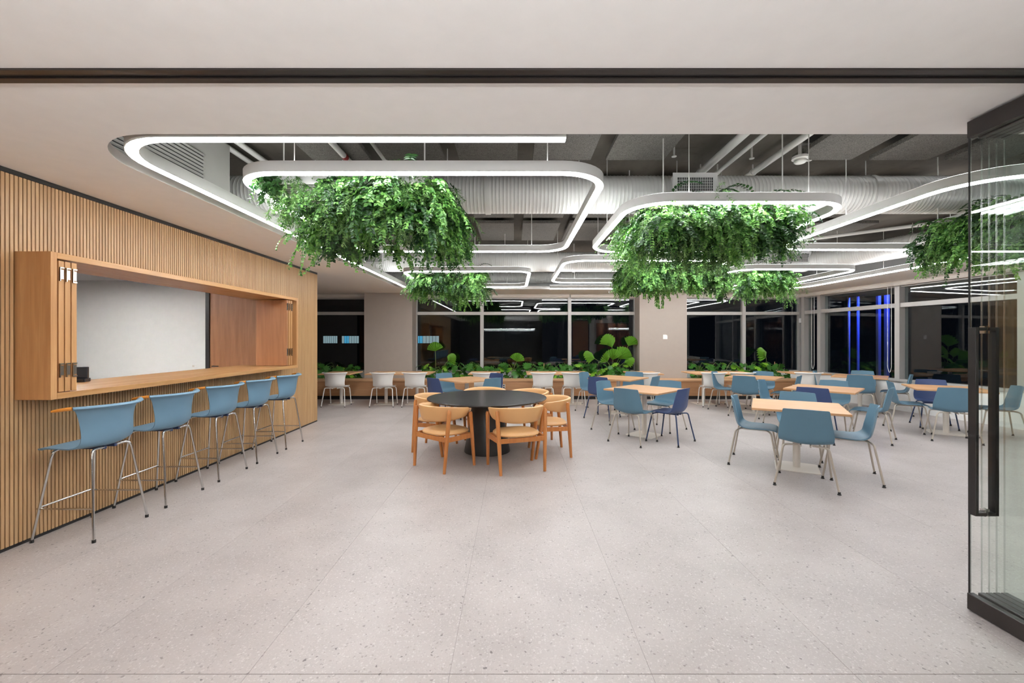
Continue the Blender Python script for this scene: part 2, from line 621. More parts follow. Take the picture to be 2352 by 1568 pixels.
# kitchen behind the hatch
kw = MB()
kw.box(-9.0, -5.74, 8.02, 8.14, 0, ZC)
kw.box(-5.74, -3.87, 8.02, 8.14, 2.40, ZC)
kw.box(-9.1, -9.0, 0.6, 8.14, 0, ZC)
kw.box(-9.0, XL - 0.22, 0.5, 0.6, 0, ZC)
kw = kw.build('wall_kitchen', 'white')
tag(kw, 'plain white wall of the room behind the serving hatch', kind='structure')
kc = MB().box(-9.0, XL - 0.22, 0.6, 8.02, 2.62, 2.70).build('ceiling_kitchen', 'white')
tag(kc, 'white ceiling of the room behind the hatch', kind='structure')
d1 = empty('door_1', (-4.8, 8.02, 0), label='wooden door with black frame behind the serving hatch', kind='structure')
MB().box(-0.94, -0.87, -0.03, 0.1, 0, 2.40).build('door_frame', 'black', d1)
MB().box(-0.87, 0.93, -0.005, 0.04, 0, 2.40).build('door_panel', 'walnut', d1)
h = MB().tube([(-0.80, -0.005, 1.02), (-0.80, -0.055, 1.02), (-0.68, -0.06, 1.02)], 0.010).build('door_handle', 'black', d1, True)
for (lx, ly) in ((-6.7, 6.3), (-5.6, 5.2), (-5.6, 3.2), (-7.4, 4.2)):
    t = empty('downlight', (lx, ly, 2.62), label='round recessed downlight %s' % {(-6.7, 6.3): 'close to the white kitchen wall', (-5.6, 5.2): 'above the middle of the serving hatch', (-5.6, 3.2): 'above the near end of the serving hatch', (-7.4, 4.2): 'deep inside the kitchen'}[(lx, ly)], cat='lamp', group='kitchen downlights')
    MB().lathe([(0.095, -0.001), (0.095, -0.008), (0.085, -0.008)], 24, cap=False).build('ring', 'white', t, True)
    MB().lathe([(0.085, -0.004), (0.0001, -0.004)], 24, cap=False).build('lens', 'kitchenlamp', t)
sk = empty('wall_socket', (-5.98, 8.02, 1.02), label='white socket plate on the white wall behind the hatch', cat='socket')
MB().box(-0.06, 0.06, -0.008, 0, -0.04, 0.04, 0.002).build('plate', 'white', sk)
MB().box(-0.02, 0.02, -0.0095, -0.007, -0.015, 0.015).build('insert', 'offwhite', sk)

# serving hatch --------------------------------------------------------------
hx0, hx1 = -3.95, -3.39
T = 0.045
ht = empty('serving_hatch', ((hx0 + hx1) / 2, (HA + HB) / 2, HZ0), label='projecting oak serving hatch with folded shutters and counter sill', cat='hatch')
def hp(name, mat, *bx, par=None, bev=0.0015):
    c = ((hx0 + hx1) / 2, (HA + HB) / 2, HZ0)
    return MB().box(bx[0] - c[0], bx[1] - c[0], bx[2] - c[1], bx[3] - c[1], bx[4] - c[2], bx[5] - c[2], bev).build(name, mat, par or ht)
hp('top_board', 'hatch_y', hx0, hx1, HA + T, HB - T, HZ1 - T, HZ1)
hp('counter_sill', 'hatch_y', -4.22, hx1, HA + T, HB - T, HZ0, HZ0 + T)
hp('side_board', 'hatch', hx0, hx1, HA, HA + T, HZ0, HZ1)
hp('side_board', 'hatch', hx0, hx1, HB - T, HB, HZ0, HZ1)
def hinge(leaf, y, z, big):
    c = ((hx0 + hx1) / 2, (HA + HB) / 2, HZ0)
    m = MB()
    X = -3.398
    m.box(X, X + 0.004, y - 0.012, y + 0.012, z - 0.035, z + 0.035)
    m.box(X, X + 0.010, y - 0.019, y - 0.013, z - 0.052, z + 0.052)
    m.box(X, X + 0.008, y - 0.016, y + 0.014, z + 0.044, z + 0.054)
    if big:
        m.box(X, X + 0.008, y - 0.016, y + 0.014, z - 0.054, z - 0.044)
    m.v = [(a - c[0], b - c[1], d - c[2]) for a, b, d in m.v]
    m.build('hinge', 'chrome', leaf)
za, zz = HZ0 + T + 0.006, HZ1 - T - 0.012
for i, (ya, yb) in enumerate(((3.207, 3.246), (3.254, 3.293), (3.302, 3.341))):
    lf = hp('shutter_leaf', 'hatch', -3.86, -3.40, ya, yb, za, zz)
    for z in (za + 0.16, zz - 0.10):
        hinge(lf, (ya + yb) / 2, z, i == 2)
for i, (ya, yb) in enumerate(((6.43, 6.47), (6.49, 6.53), (6.55, 6.59))):
    lf = hp('shutter_leaf', 'walnut' if i == 0 else 'hatch', -3.86, -3.40, ya, yb, za, zz)
    for z in (za + 0.20, zz - 0.10):
        hinge(lf, (ya + yb) / 2, z, i == 2)
# payment device on the sill
pt = empty('card_terminal', (-4.06, 4.03, HZ0 + T), R(20), 'dark grey card terminal on the hatch counter beside the shutters', 'terminal')
MB().box(-0.05, 0.05, -0.045, 0.045, 0, 0.035, 0.004).build('base', 'screen', pt)
MB().box(-0.05, 0.05, -0.012, 0.02, 0.035, 0.14, 0.004).build('display', 'screen', pt)
MB().box(-0.03, 0.03, -0.050, -0.044, 0.006, 0.026).build('paper_slot', 'rubber', pt)

# outer walls -----------------------------------------------------------------
SILL = 0.62
ZT = 2.69
wb = MB()
wb.box(-9.0, 8.2, YB + 0.0, YB + 0.22, 0, SILL)
wb.box(-9.0, 8.2, YB - 0.02, YB + 0.22, ZT, ZS)
wb.box(-9.0, -5.6, YB - 0.02, YB + 0.22, SILL, ZT)
wb = wb.build('wall_back', 'white')
tag(wb, 'white low wall and header of the long back window front', kind='structure')
wbl = MB().box(-9.1, -9.0, 8.14, 12.1, 0, ZS).build('wall_far_left', 'taupe')
tag(wbl, 'side wall hidden behind the slatted wall', kind='structure')
y0, y1 = -5.2, 11.82
wr = MB().add([(xr(y0), y0, 0), (xr(y1), y1, 0), (xr(y1) + 0.2, y1, 0), (xr(y0) + 0.2, y0, 0),
               (xr(y0), y0, SILL), (xr(y1), y1, SILL), (xr(y1) + 0.2, y1, SILL), (xr(y0) + 0.2, y0, SILL)],
              [(3, 2, 1, 0), (4, 5, 6, 7), (0, 1, 5, 4), (1, 2, 6, 5), (2, 3, 7, 6), (3, 0, 4, 7)])
wr.add([(xr(y0), y0, ZT), (xr(y1), y1, ZT), (xr(y1) + 0.2, y1, ZT), (xr(y0) + 0.2, y0, ZT),
        (xr(y0), y0, ZS), (xr(y1), y1, ZS), (xr(y1) + 0.2, y1, ZS), (xr(y0) + 0.2, y0, ZS)],
       [(3, 2, 1, 0), (4, 5, 6, 7), (0, 1, 5, 4), (1, 2, 6, 5), (2, 3, 7, 6), (3, 0, 4, 7)])
wr = wr.build('wall_right', 'white')
tag(wr, 'low white wall under the right-hand windows', kind='structure')
ANG = math.atan2(1.0, -0.137) - math.pi / 2     # direction of the right wall against +Y
def rpt(y, off=0.0):
    """point on right wall plane at depth y, off metres into the room"""
    c, s_ = math.cos(math.atan(0.137)), math.sin(math.atan(0.137))
    return (xr(y) - off * c, y - off * s_)
def rbox(m, ya, yb, offa, offb, z0, z1):
    p = [rpt(ya, offa), rpt(yb, offa), rpt(yb, offb), rpt(ya, offb)]
    return m.prism(p, z0, z1)
bb = rbox(MB(), 0.0, 11.8, 0.0, 0.014, 0.0, 0.10).build('baseboard_right', 'white')
tag(bb, 'white skirting along the low right wall', kind='structure')
pl = MB().box(-3.9, -3.75, 2.2, 12, ZC + 0.07, ZS).build('wall_plenum', 'drywall')
tag(pl, 'inner side wall of the ceiling void', kind='structure')

for nm, (xa, xb, ya), lab in (('column', (-3.975, -2.695, 11.40), 'wide taupe pillar between the left windows'),
                              ('column', (3.34, 4.60, 11.40), 'wide taupe pillar left of the corner windows')):
    o = MB().box(xa, xb, ya, YB + 0.15, 0.0, ZC, 0.004).build(nm, 'taupe')
    tag(o, lab, kind='structure')
sg = empty('wall_sign', (4.02, 11.40, 1.585), label='small white plaque with one rounded corner on the taupe pillar', cat='sign')
MB().add([(x, -0.006, z) for x, z in ((-0.055, -0.06), (0.06, -0.06), (0.06, 0.02), (0.05, 0.045), (0.025, 0.06), (-0.055, 0.06))] +
         [(x, 0, z) for x, z in ((-0.055, -0.06), (0.06, -0.06), (0.06, 0.02), (0.05, 0.045), (0.025, 0.06), (-0.055, 0.06))],
         [(0, 1, 2, 3, 4, 5), (11, 10, 9, 8, 7, 6)] + [(i, (i + 1) % 6, 6 + (i + 1) % 6, 6 + i) for i in range(6)]).build('plaque', 'white', sg)
for q in range(3):
    MB().box(-0.03, 0.035, -0.0075, -0.0055, 0.02 - q * 0.028, 0.026 - q * 0.028).build('raised_line', 'white', sg)

# windows --------------------------------------------------------------------
def window(n, x0, x1, mull, lab):
    t = empty('window_%d' % n, ((x0 + x1) / 2, YB, SILL), label=lab, kind='structure')
    cx = (x0 + x1) / 2
    def fr(name, a, b, z0, z1, d0=-0.03, d1=0.06):
        MB().box(a - cx, b - cx, d0, d1, z0 - SILL, z1 - SILL).build(name, 'alu', t)
    fr('sill_frame', x0, x1, SILL, SILL + 0.05, -0.02)
    fr('head_frame', x0, x1, ZT - 0.06, ZT, -0.01)
    fr('transom', x0, x1, 2.195, 2.28)
    edges = [x0] + mull + [x1]
    for i, e in enumerate(edges):
        a, b = (e - 0.045, e + 0.045) if 0 < i < len(edges) - 1 else ((e, e + 0.05) if i == 0 else (e - 0.05, e))
        fr('mullion', a, b, SILL, ZT, -0.05, 0.06)
    for a, b in zip(edges[:-1], edges[1:]):
        for z0, z1 in ((SILL + 0.05, 2.195), (2.28, ZT - 0.06)):
            MB().box(a + 0.045 - cx, b - 0.045 - cx, 0.03, 0.038, z0 - SILL, z1 - SILL).build('pane', 'pane', t)
    for a, b in zip(edges[:-1], edges[1:]):
        bl = empty('roller_blind', ((a + b) / 2, YB - 0.10, ZT), label=BL.pop(0), cat='blind', group='rolled-up window blinds')
        L = (b - a) / 2 - 0.015
        MB().box(-L, L, -0.05, 0.05, -0.005, 0.062, 0.006).build('cassette', 'blind', bl)
        MB().box(-L, L, -0.04, -0.03, -0.03, -0.006).build('bottom_bar', 'blind', bl)
BL = ['rolled-up pale blind over the window left of the first pillar', 'rolled-up pale blind right of the first pillar',
      'rolled-up pale blind over the middle back window pane', 'rolled-up pale blind left of the second pillar',
      'rolled-up pale blind right of the second pillar', 'rolled-up pale blind over the back pane at the corner',
      'rolled-up pale blind over the narrow corner pane', 'rolled-up pale blind over the pane with blue lights',
      'rolled-up pale blind over the right pane beside the glass doors', 'rolled-up pale blind over the nearest right pane']
window(1, -5.6, -3.95, [], 'dark night window between slatted wall and first pillar')
window(2, -2.72, 3.38, [-0.88, 1.545], 'wide dark back window of three panes between the pillars')
window(3, 4.55, 7.93, [6.36], 'dark back window of two panes in the corner')
def rwindow(n, ys, lab):
    t = empty('window_%d' % n, (0, 0, 0), label=lab, kind='structure')
    ya, yb = ys[0], ys[-1]
    rbox(MB(), ya, yb, 0.03, -0.10, SILL, SILL + 0.05).build('sill_frame', 'alu', t)
    rbox(MB(), ya, yb, 0.0, -0.10, ZT - 0.05, ZT).build('head_frame', 'alu', t)
    rbox(MB(), ya, yb, 0.02, -0.10, 2.205, 2.295).build('transom', 'alu', t)
    for i, e in enumerate(ys):
        rbox(MB(), e - 0.05, e + 0.05, 0.04, -0.18, SILL, ZT).build('mullion', 'alu', t)
    for a, b in zip(ys[:-1], ys[1:]):
        for z0, z1 in ((SILL + 0.05, 2.205), (2.295, ZT - 0.05)):
            rbox(MB(), a + 0.05, b - 0.05, -0.10, -0.108, z0, z1).build('pane', 'pane', t)
        bl = tag(empty('roller_blind', rpt((a + b) / 2, 0.10) + (ZT,), math.atan(0.137)), BL.pop(0), 'blind', 'rolled-up window blinds')
        L = (b - a) / 2 - 0.02
        MB().box(-0.05, 0.05, -L, L, -0.005, 0.062, 0.006).build('cassette', 'blind', bl)
        MB().box(-0.04, -0.03, -L, L, -0.03, -0.006).build('bottom_bar', 'blind', bl)
rwindow(4, [11.72, 11.20, 9.22, 7.20, 5.20], 'dark right-hand window front with tall aluminium mullions')
for nm, y, zlow, lab in (('blind_cord', 9.36, 0.80, 'white looped blind cord beside the broad right mullion'),
                         ('blind_cord', 11.36, 0.74, 'white looped blind cord next to the corner mullion')):
    a, b = rpt(y - 0.04, 0.06), rpt(y + 0.04, 0.06)
    c = rpt(y, 0.06)
    pth = [(a[0], a[1], 2.66), (a[0], a[1], zlow + 0.12), ((a[0] + c[0]) / 2, (a[1] + c[1]) / 2, zlow + 0.02), (c[0], c[1], zlow), ((b[0] + c[0]) / 2, (b[1] + c[1]) / 2, zlow + 0.02), (b[0], b[1], zlow + 0.12), (b[0], b[1], 2.66)]
    tag(MB().tube(pth, 0.005, 6).build(nm, 'white', None, True), lab, 'cord')
tag(MB().box(7.86, 7.92, YB - 0.13, YB - 0.06, 1.98, 2.10, 0.004).build('sensor_box', 'white'), 'small white sensor box on the corner mullion', 'sensor')

# rear part of the place, seen only as reflections, plus added pendant lights
wre = MB()
wre.box(-3.65, 3.0, -5.3, -5.2, 0, ZC)
wre.box(2.95, 3.05, -5.2, -0.6, 0, ZC)
wre = wre.build('wall_rear', 'charcoal')
tag(wre, 'dark rear wall behind the camera, mirrored in the windows', kind='structure')
wrr = MB()
wrr.box(3.05, 3.30, -0.7, -0.6, 0, ZC)
wrr.box(4.30, 10.0, -0.7, -0.6, 0, ZC)
wrr.box(3.30, 4.30, -0.7, -0.6, 2.62, ZC)
wrr = wrr.build('wall_rear_right', 'white')
tag(wrr, 'white wall beside the tall door behind the camera', kind='structure')
d2 = empty('door_2', (3.8, -0.62, 0), label='tall wooden door in black frame, mirrored in the window', kind='structure')
MB().box(-0.5, -0.45, -0.04, 0.05, 0, 2.62).build('door_frame', 'black', d2)
MB().box(0.45, 0.5, -0.04, 0.05, 0, 2.62).build('door_frame', 'black', d2)
MB().box(-0.45, 0.45, -0.04, 0.05, 2.57, 2.62).build('door_frame', 'black', d2)
MB().box(-0.45, 0.45, -0.02, 0.02, 0, 2.57).build('door_panel', 'walnut', d2)
bs = empty('bookshelf', (5.6, -0.44, 0), label='wooden open bookshelf behind the camera, mirrored in the window', cat='shelf')
for z in (0.02, 0.62, 1.06, 1.50, 1.94, 2.40):
    MB().box(-0.9, 0.9, -0.15, 0.15, z, z + 0.03).build('shelf_board', 'walnut', bs)
for x in (-0.9, -0.3, 0.3, 0.87):
    MB().box(x, x + 0.03, -0.15, 0.15, 0.0, 2.43).build('side_panel', 'walnut', bs)
MB().box(-0.9, 0.9, -0.155, -0.15, 0.0, 2.43).build('back_panel', 'walnut', bs)
sc = empty('wall_screen', (0.2, -5.17, 1.45), label='dark wall screen far behind the camera', cat='screen')
MB().box(-0.8, 0.8, -0.02, 0.02, 0.0, 0.95, 0.005).build('panel', 'screen', sc)
MB().box(-0.82, 0.82, -0.025, 0.015, -0.02, 0.97, 0.005).build('bezel', 'black', sc)
for (fx, fy, L) in ((-0.3, -0.9, 1.5), (-0.3, -2.9, 1.5), (6.3, 0.6, 1.2)):  # lamps added out of view to fill the near floor and ceiling with light
    t = empty('added_pendant_light', (fx, fy, 2.05), label={-0.9: 'added pendant fill light just behind the camera', -2.9: 'added pendant fill light far behind the camera', 0.6: 'added pendant fill light behind the glass doors'}[fy], cat='lamp', group='added pendant fill lights')
    MB().box(-L, L, -0.05, 0.05, 0.0, 0.06, 0.002).build('housing', 'white', t)
    MB().box(-L + 0.01, L - 0.01, -0.045, 0.045, -0.004, -0.001).build('diffuser', 'foyerfill', t)
    MB().box(-L + 0.01, L - 0.01, -0.045, 0.045, 0.061, 0.064).build('added_uplight', 'foyerfill_up', t)
    for sx in (-1, 1):
        MB().tube([(sx * L * 0.8, 0, 0.06), (sx * L * 0.8, 0, ZC - 2.051)], 0.003, 5).build('suspension_wire', 'pipe', t)

# ------------------------------------------------------------------ planter bench
BY = 10.86
be = empty('planter_bench', (0.7, BY, 0), label='long oak bench with planter running below the back windows', cat='bench')
bx0, bx1 = -9.0, 7.55
edges = [bx0, -6.6, -4.2, -1.8, 0.6, 3.0, 5.4, bx1]
for a, b in zip(edges[:-1], edges[1:]):
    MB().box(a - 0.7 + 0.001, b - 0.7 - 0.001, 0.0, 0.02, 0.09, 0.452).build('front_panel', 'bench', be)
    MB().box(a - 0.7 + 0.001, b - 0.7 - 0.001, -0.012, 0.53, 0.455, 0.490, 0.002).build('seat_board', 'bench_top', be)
MB().box(bx0 - 0.7, bx1 - 0.7, 0.03, 0.05, 0.0, 0.09).build('plinth', 'black', be)
MB().box(bx0 - 0.7, bx1 - 0.7, 0.51, 0.53, 0.0, 0.455).build('trough_wall', 'bench', be)
MB().box(bx1 - 0.72, bx1 - 0.70, 0.02, 0.99, 0.0, 0.455).build('end_panel', 'bench', be)
for a, b in ((bx0, -3.98), (-2.69, 3.335), (4.605, bx1 - 0.02)):
    tag(MB().box(a - 0.7, b - 0.7, 0.535, 1.0, 0.34, 0.42).build('soil', 'soil', be), None, kind='stuff')
for x, lab in ((-0.25, 'pale double socket on the bench front behind the round table'), (4.95, 'pale double socket on the bench front right of the second pillar')):
    t = empty('bench_socket', (x, BY, 0.33), label=lab, cat='socket')
    MB().box(-0.035, 0.035, -0.006, 0, -0.055, 0.055, 0.002).build('plate', 'offwhite', t)
    MB().box(-0.018, 0.018, -0.008, -0.005, 0.008, 0.042).build('outlet', 'screen', t)
    MB().box(-0.018, 0.018, -0.008, -0.005, -0.042, -0.008).build('outlet', 'screen', t)

# ------------------------------------------------------------------ LED loops
def offset_path(path, d, closed):
    n = len(path)
    out = []
    for i in range(n):
        if closed:
            a, b = path[i - 1], path[(i + 1) % n]
        else:
            a, b = path[max(i - 1, 0)], path[min(i + 1, n - 1)]
        tx, ty = b[0] - a[0], b[1] - a[1]
        L = math.hypot(tx, ty) or 1
        out.append((path[i][0] - ty / L * d, path[i][1] + tx / L * d))
    return out
def dedup(p):
    q = []
    for a in p:
        if not q or math.hypot(a[0] - q[-1][0], a[1] - q[-1][1]) > 1e-4:
            q.append(a)
    return q
def led(path, closed, z, wd, hh, label, wires, name='led_loop_light', dome=0.018):
    path = dedup(path)
    cx = sum(p[0] for p in path) / len(path)
    cy = sum(p[1] for p in path) / len(path)
    path = [(x - cx, y - cy) for x, y in path]
    t = empty(name, (cx, cy, z), label=label, cat='lamp', group='suspended LED line lights')
    A, B = offset_path(path, wd / 2, closed), offset_path(path, -wd / 2, closed)
    A2, B2 = offset_path(path, wd / 2 - 0.005, closed), offset_path(path, -wd / 2 + 0.005, closed)
    n = len(path)
    rg = range(n if closed else n - 1)
    vs = [(x, y, 0) for x, y in A] + [(x, y, hh) for x, y in A] + [(x, y, hh) for x, y in B] + [(x, y, 0) for x, y in B]
    fs = []
    for i in rg:
        j = (i + 1) % n
        for q in range(3):
            fs.append((q * n + i, q * n + j, (q + 1) * n + j, (q + 1) * n + i))
    # bottom lips
    o = len(vs)
    vs += [(x, y, 0) for x, y in A2] + [(x, y, 0) for x, y in B2]
    for i in rg:
        j = (i + 1) % n
        fs.append((i, o + i, o + j, j))
        fs.append((3 * n + i, 3 * n + j, o + n + j, o + n + i))
    if not closed:
        fs += [(0, n, 2 * n, 3 * n), (n - 1, 4 * n - 1, 3 * n - 1, 2 * n - 1)]
    MB().add(vs, fs).build('housing', 'housing', t, True, 50)
    vs, fs = [], []
    K = 6
    for q in range(K + 1):
        an = math.pi * q / K
        vs += [(x, y, 0.001 - dome * math.sin(an)) for x, y in offset_path(path, (wd / 2 - 0.005) * math.cos(an), closed)]
    for q in range(K):
        fs += [(q * n + i, (q + 1) * n + i, (q + 1) * n + (i + 1) % n, q * n + (i + 1) % n) for i in rg]
    if not closed:
        fs += [tuple(q * n for q in range(K + 1)), tuple(q * n + n - 1 for q in range(K, -1, -1))]
    MB().add(vs, fs).build('diffuser', 'strip', t, True, 60)
    vs = [(x, y, hh + 0.002) for x, y in A2] + [(x, y, hh + 0.002) for x, y in B2]
    MB().add(vs, [(i, (i + 1) % n, n + (i + 1) % n, n + i) for i in rg]).build('added_uplight', 'added_uplight', t, fixn=False)  # glowing strip added on top of the housing to light the ducts above
    for (x, y) in wires:
        MB().tube([(x - cx, y - cy, hh), (x - cx, y - cy, ZS - z - 0.002)], 0.004, 5).build('suspension_wire', 'pipe', t)
    return t
def loop(x0, x1, y0, y1, r, label, wd=0.064, z=ZC, hh=0.08):
    xm = (x0 + x1) / 2
    led(rrect(x0, x1, y0, y1, r), True, z, wd, hh, label,
        [(x0 + 0.5, y0), (x1 - 0.45, y0), (x0 + 0.5, y1), (x1 - 0.45, y1), (x0, (y0 + y1) / 2), (x1, (y0 + y1) / 2)])
# line hugging the left and near edges of the opening
p = [(0.32, 2.66)] + [q for q in rrect(-2.60, 6.0, 2.66, 14, 0.42)[22:33]][::-1] + [(-2.60, 6.0), (-2.58, 10.15)]
led(p, False, ZC, 0.078, 0.09, 'open LED line following the near left edge of the ceiling opening', [(-1.6, 2.66), (0.1, 2.66), (-2.60, 5.0), (-2.60, 7.5)], dome=0.004)
p = [(0.88, 10.44), (5.9, 10.44)] + [q for q in rrect(-5, 6.89, -4, 10.44, 0.6)[0:11]][::-1] + [(6.89, 9.0), (6.89, 3.1)]
led(p, False, ZC, 0.075, 0.08, 'open LED line following the far right edge of the ceiling opening', [(1.4, 10.44), (4.0, 10.44), (6.89, 8.0), (6.89, 5.0)])
loop(-2.13, 0.70, 3.19, 6.02, 0.34, 'rounded LED loop around the largest hanging planter on the left')
loop(1.08, 3.11, 3.87, 6.06, 0.38, 'rounded LED loop around the bushy hanging planter in the centre right')
loop(3.53, 6.45, 3.22, 5.90, 0.45, 'rounded LED loop behind the stacked glass doors')
loop(-2.03, 0.29, 7.78, 10.12, 0.28, 'small LED loop before the first taupe pillar')
loop(0.82, 3.45, 6.72, 9.33, 0.34, 'LED loop in the middle above the far hanging planter')
loop(3.97, 6.14, 7.55, 9.85, 0.34, 'LED loop at the back right near the window corner')

# ------------------------------------------------------------------ services above the opening
def duct(path, r, label, rib=0.042):
    P = [Vector(p) for p in path]
    t = empty('air_duct', tuple(P[0]), label=label, cat='duct', group='white spiral air ducts')
    pts, rs = [], []
    for a, b in zip(P[:-1], P[1:]):
        L = (b - a).length
        n = max(2, int(L / rib))
        for i in range(n):
            for q, (f, dr) in enumerate(((0.0, 0.0), (0.12, 0.0035), (0.24, 0.0))):
                pts.append(tuple(a - P[0] + (b - a) * ((i + f) / n)))
                rs.append(r + dr)
    pts.append(tuple(P[-1] - P[0]))
    rs.append(r)
    MB().tube(pts, rs, 28).build('spiral_tube', 'duct', t, True, 60)
    acc = 0
    for a, b in zip(P[:-1], P[1:]):
        L = (b - a).length
        q = 1.1
        while q < L:
            c = a - P[0] + (b - a) * (q / L)
            d = (b - a).normalized() * 0.03
            MB().tube([tuple(c - d), tuple(c + d)], r + 0.011, 28, cap=False).build('joint_collar', 'duct', t, True)
            if (c + P[0]).z + r < ZS:
                MB().tube([tuple(c + Vector((0, 0, r))), (c.x, c.y, ZS - P[0].z)], 0.005, 5).build('hanger_rod', 'pipe', t)
            q += 2.2
    return t
duct([(-3.6, 5.0, 3.2), (9.0, 5.0, 3.2)], 0.21, 'near white spiral duct crossing behind the front LED loops')
duct([(-4.2, 9.34, 3.2), (6.35, 9.34, 3.2)], 0.21, 'far white spiral duct crossing above the back LED loops')
duct([(6.35, 9.20, 3.2), (6.75, 8.7, 3.2), (7.9, 5.5, 3.2)], 0.20, 'white spiral duct slanting forward at the right')
duct([(-3.6, 11.45, 3.17), (7.6, 11.45, 3.17)], 0.15, 'slimmer white duct closest to the back windows')

def register(x, y, z, wd, hh, dep, label):
    t = empty('air_register', (x, y, z), label=label, cat='vent', group='duct air registers')
    MB().box(-wd / 2, wd / 2, 0, dep, -hh / 2, hh / 2, 0.004).build('plenum_box', 'duct', t)
    fw = 0.035
    fm = MB()
    fm.box(-wd / 2 - 0.015, wd / 2 + 0.015, -0.012, 0, hh / 2 - fw, hh / 2 + 0.015)
    fm.box(-wd / 2 - 0.015, wd / 2 + 0.015, -0.012, 0, -hh / 2 - 0.015, -hh / 2 + fw)
    fm.box(-wd / 2 - 0.015, -wd / 2 + fw, -0.012, 0, -hh / 2 + fw, hh / 2 - fw)
    fm.box(wd / 2 - fw, wd / 2 + 0.015, -0.012, 0, -hh / 2 + fw, hh / 2 - fw)
    fm.build('frame', 'duct', t)
    MB().box(-wd / 2 + fw, wd / 2 - fw, -0.003, -0.001, -hh / 2 + fw, hh / 2 - fw).build('dark_throat', 'rubber', t)
    bl = MB()
    n = 20
    for i in range(1, n):
        xx = -wd / 2 + fw + (wd - 2 * fw) * i / n
        bl.box(xx - 0.003, xx + 0.003, -0.011, -0.004, -hh / 2 + fw, hh / 2 - fw)
    for i in range(1, 5):
        zz_ = -hh / 2 + fw + (hh - 2 * fw) * i / 5
        bl.box(-wd / 2 + fw, wd / 2 - fw, -0.007, -0.0035, zz_ - 0.002, zz_ + 0.002)
    tag(bl.build('blades', 'duct', t), None, kind='stuff')
register(2.0, 4.74, 3.23, 0.46, 0.22, 0.22, 'white air register on the near duct above the bushy hanging planter')
register(-1.68, 9.06, 3.26, 0.52, 0.24, 0.22, 'white air register on the far duct left of centre')
register(-2.95, 9.06, 3.24, 0.40, 0.24, 0.22, 'white air register at the left end of the far duct')
register(2.05, 9.06, 3.26, 0.52, 0.24, 0.22, 'white air register on the far duct behind the middle loop')
register(6.0, 9.06, 3.24, 0.52, 0.24, 0.22, 'white air register at the right end of the far duct')
# fan coil box with louvre at the left
fc = empty('fan_coil_box', (-3.3, 3.4, 2.86), label='pale fan coil casing with slotted louvre above the left ceiling edge', cat='air unit')
MB().box(-0.3, 0.36, -0.9, 1.05, 0.0, 0.66, 0.006).build('casing', 'casing', fc)
MB().box(0.36, 0.364, -0.62, 0.66, 0.08, 0.42).build('louvre_back', 'black', fc)
for i in range(10):
    z = 0.085 + i * 0.034
    MB().add([(0.364, -0.62, z), (0.385, -0.62, z + 0.006), (0.385, -0.62, z + 0.012), (0.364, -0.62, z + 0.026),
              (0.364, 0.66, z), (0.385, 0.66, z + 0.006), (0.385, 0.66, z + 0.012), (0.364, 0.66, z + 0.026)],
             [(0, 1, 2, 3), (7, 6, 5, 4), (0, 4, 5, 1), (1, 5, 6, 2), (2, 6, 7, 3)]).build('louvre_slat', 'casing', fc)

# acoustic panels
rows = [(3.0, 4.58, [-2.14, -1.36, -0.58, 0.20, 0.98, 2.97, 3.79, 4.60, 5.40]),
        (5.35, 6.75, [-2.16, -1.39, -0.62, 0.15, 0.92, 1.69, 3.0, 3.8, 4.6]),
        (7.07, 8.30, [-2.16, -1.39, -0.62, 0.15, 0.92, 1.69, 3.0, 3.8, 4.6, 5.4])]
pm = {}
rn = ['front', 'middle', 'back']
ordn = ['first', 'second', 'third', 'fourth', 'fifth', 'sixth', 'seventh', 'eighth', 'ninth', 'tenth']
for ri, (ya, yb, xs) in enumerate(rows):
    for xi, x in enumerate(xs):
        if ri not in pm:
            pm[ri] = MB().box(-0.31, 0.31, 0, yb - ya, 0, 0.05, 0.004).mesh('acoustic_panel', 'woodwool')
        o = link('acoustic_panel', pm[ri], None, (x + 0.31, ya, ZS - 0.17))
        tag(o, 'grey wood-wool acoustic panel, %s from left in the %s row' % (ordn[xi], rn[ri]), 'panel', 'wood-wool panels under the slab')
        # cleats carrying the panel
        MB().box(-0.02, 0.02, 0.1, yb - ya - 0.1, 0.05, 0.168).build('fixing_cleat', 'black', o)
# pale beams / battens between panels
for x, lab in ((0.87, 'pale timber batten between two front acoustic panels'), (-0.02, 'pale batten left of the first batten under the slab')):
    pass

def pipe(x, ya, yb, z, r, label, mat='pipe', band=None):
    t = empty('pipe', (x, ya, z), label=label, cat='pipe', group='service pipes under the slab')
    MB().tube([(0, 0, 0), (0, yb - ya, 0)], r, 10).build('tube', mat, t, True)
    q = 0.9
    while q < yb - ya:
        MB().box(-0.006, 0.006, q - 0.006, q + 0.006, r, ZS - z).build('hanger', 'pipe', t)
        MB().tube([(0, q - 0.02, 0), (0, q + 0.02, 0)], r + 0.006, 10).build('clamp', 'pipe', t, True)
        q += 1.4
    if band:
        MB().tube([(0, band - ya - 0.03, 0), (0, band - ya + 0.03, 0)], r + 0.003, 10).build('red_band', 'red', t, True)
pipe(-2.98, 2.8, 9.0, 3.52, 0.028, 'leftmost white pipe above the fan coil casing')
pipe(-2.80, 2.8, 9.0, 3.52, 0.030, 'second white pipe from the left under the slab')
pipe(-1.74, 2.8, 9.6, 3.40, 0.030, 'white pipe with red band above the left planter', band=4.42)
pipe(-1.44, 2.8, 9.6, 3.52, 0.024, 'thin white pipe right of the red-banded pipe')
pipe(2.22, 2.8, 9.6, 3.50, 0.042, 'thick white pipe of the pair above the right planter')
pipe(2.42, 2.8, 9.6, 3.50, 0.022, 'thin white pipe of the pair above the right planter')
pipe(2.84, 2.8, 9.6, 3.50, 0.034, 'white pipe beside the smoke detector')
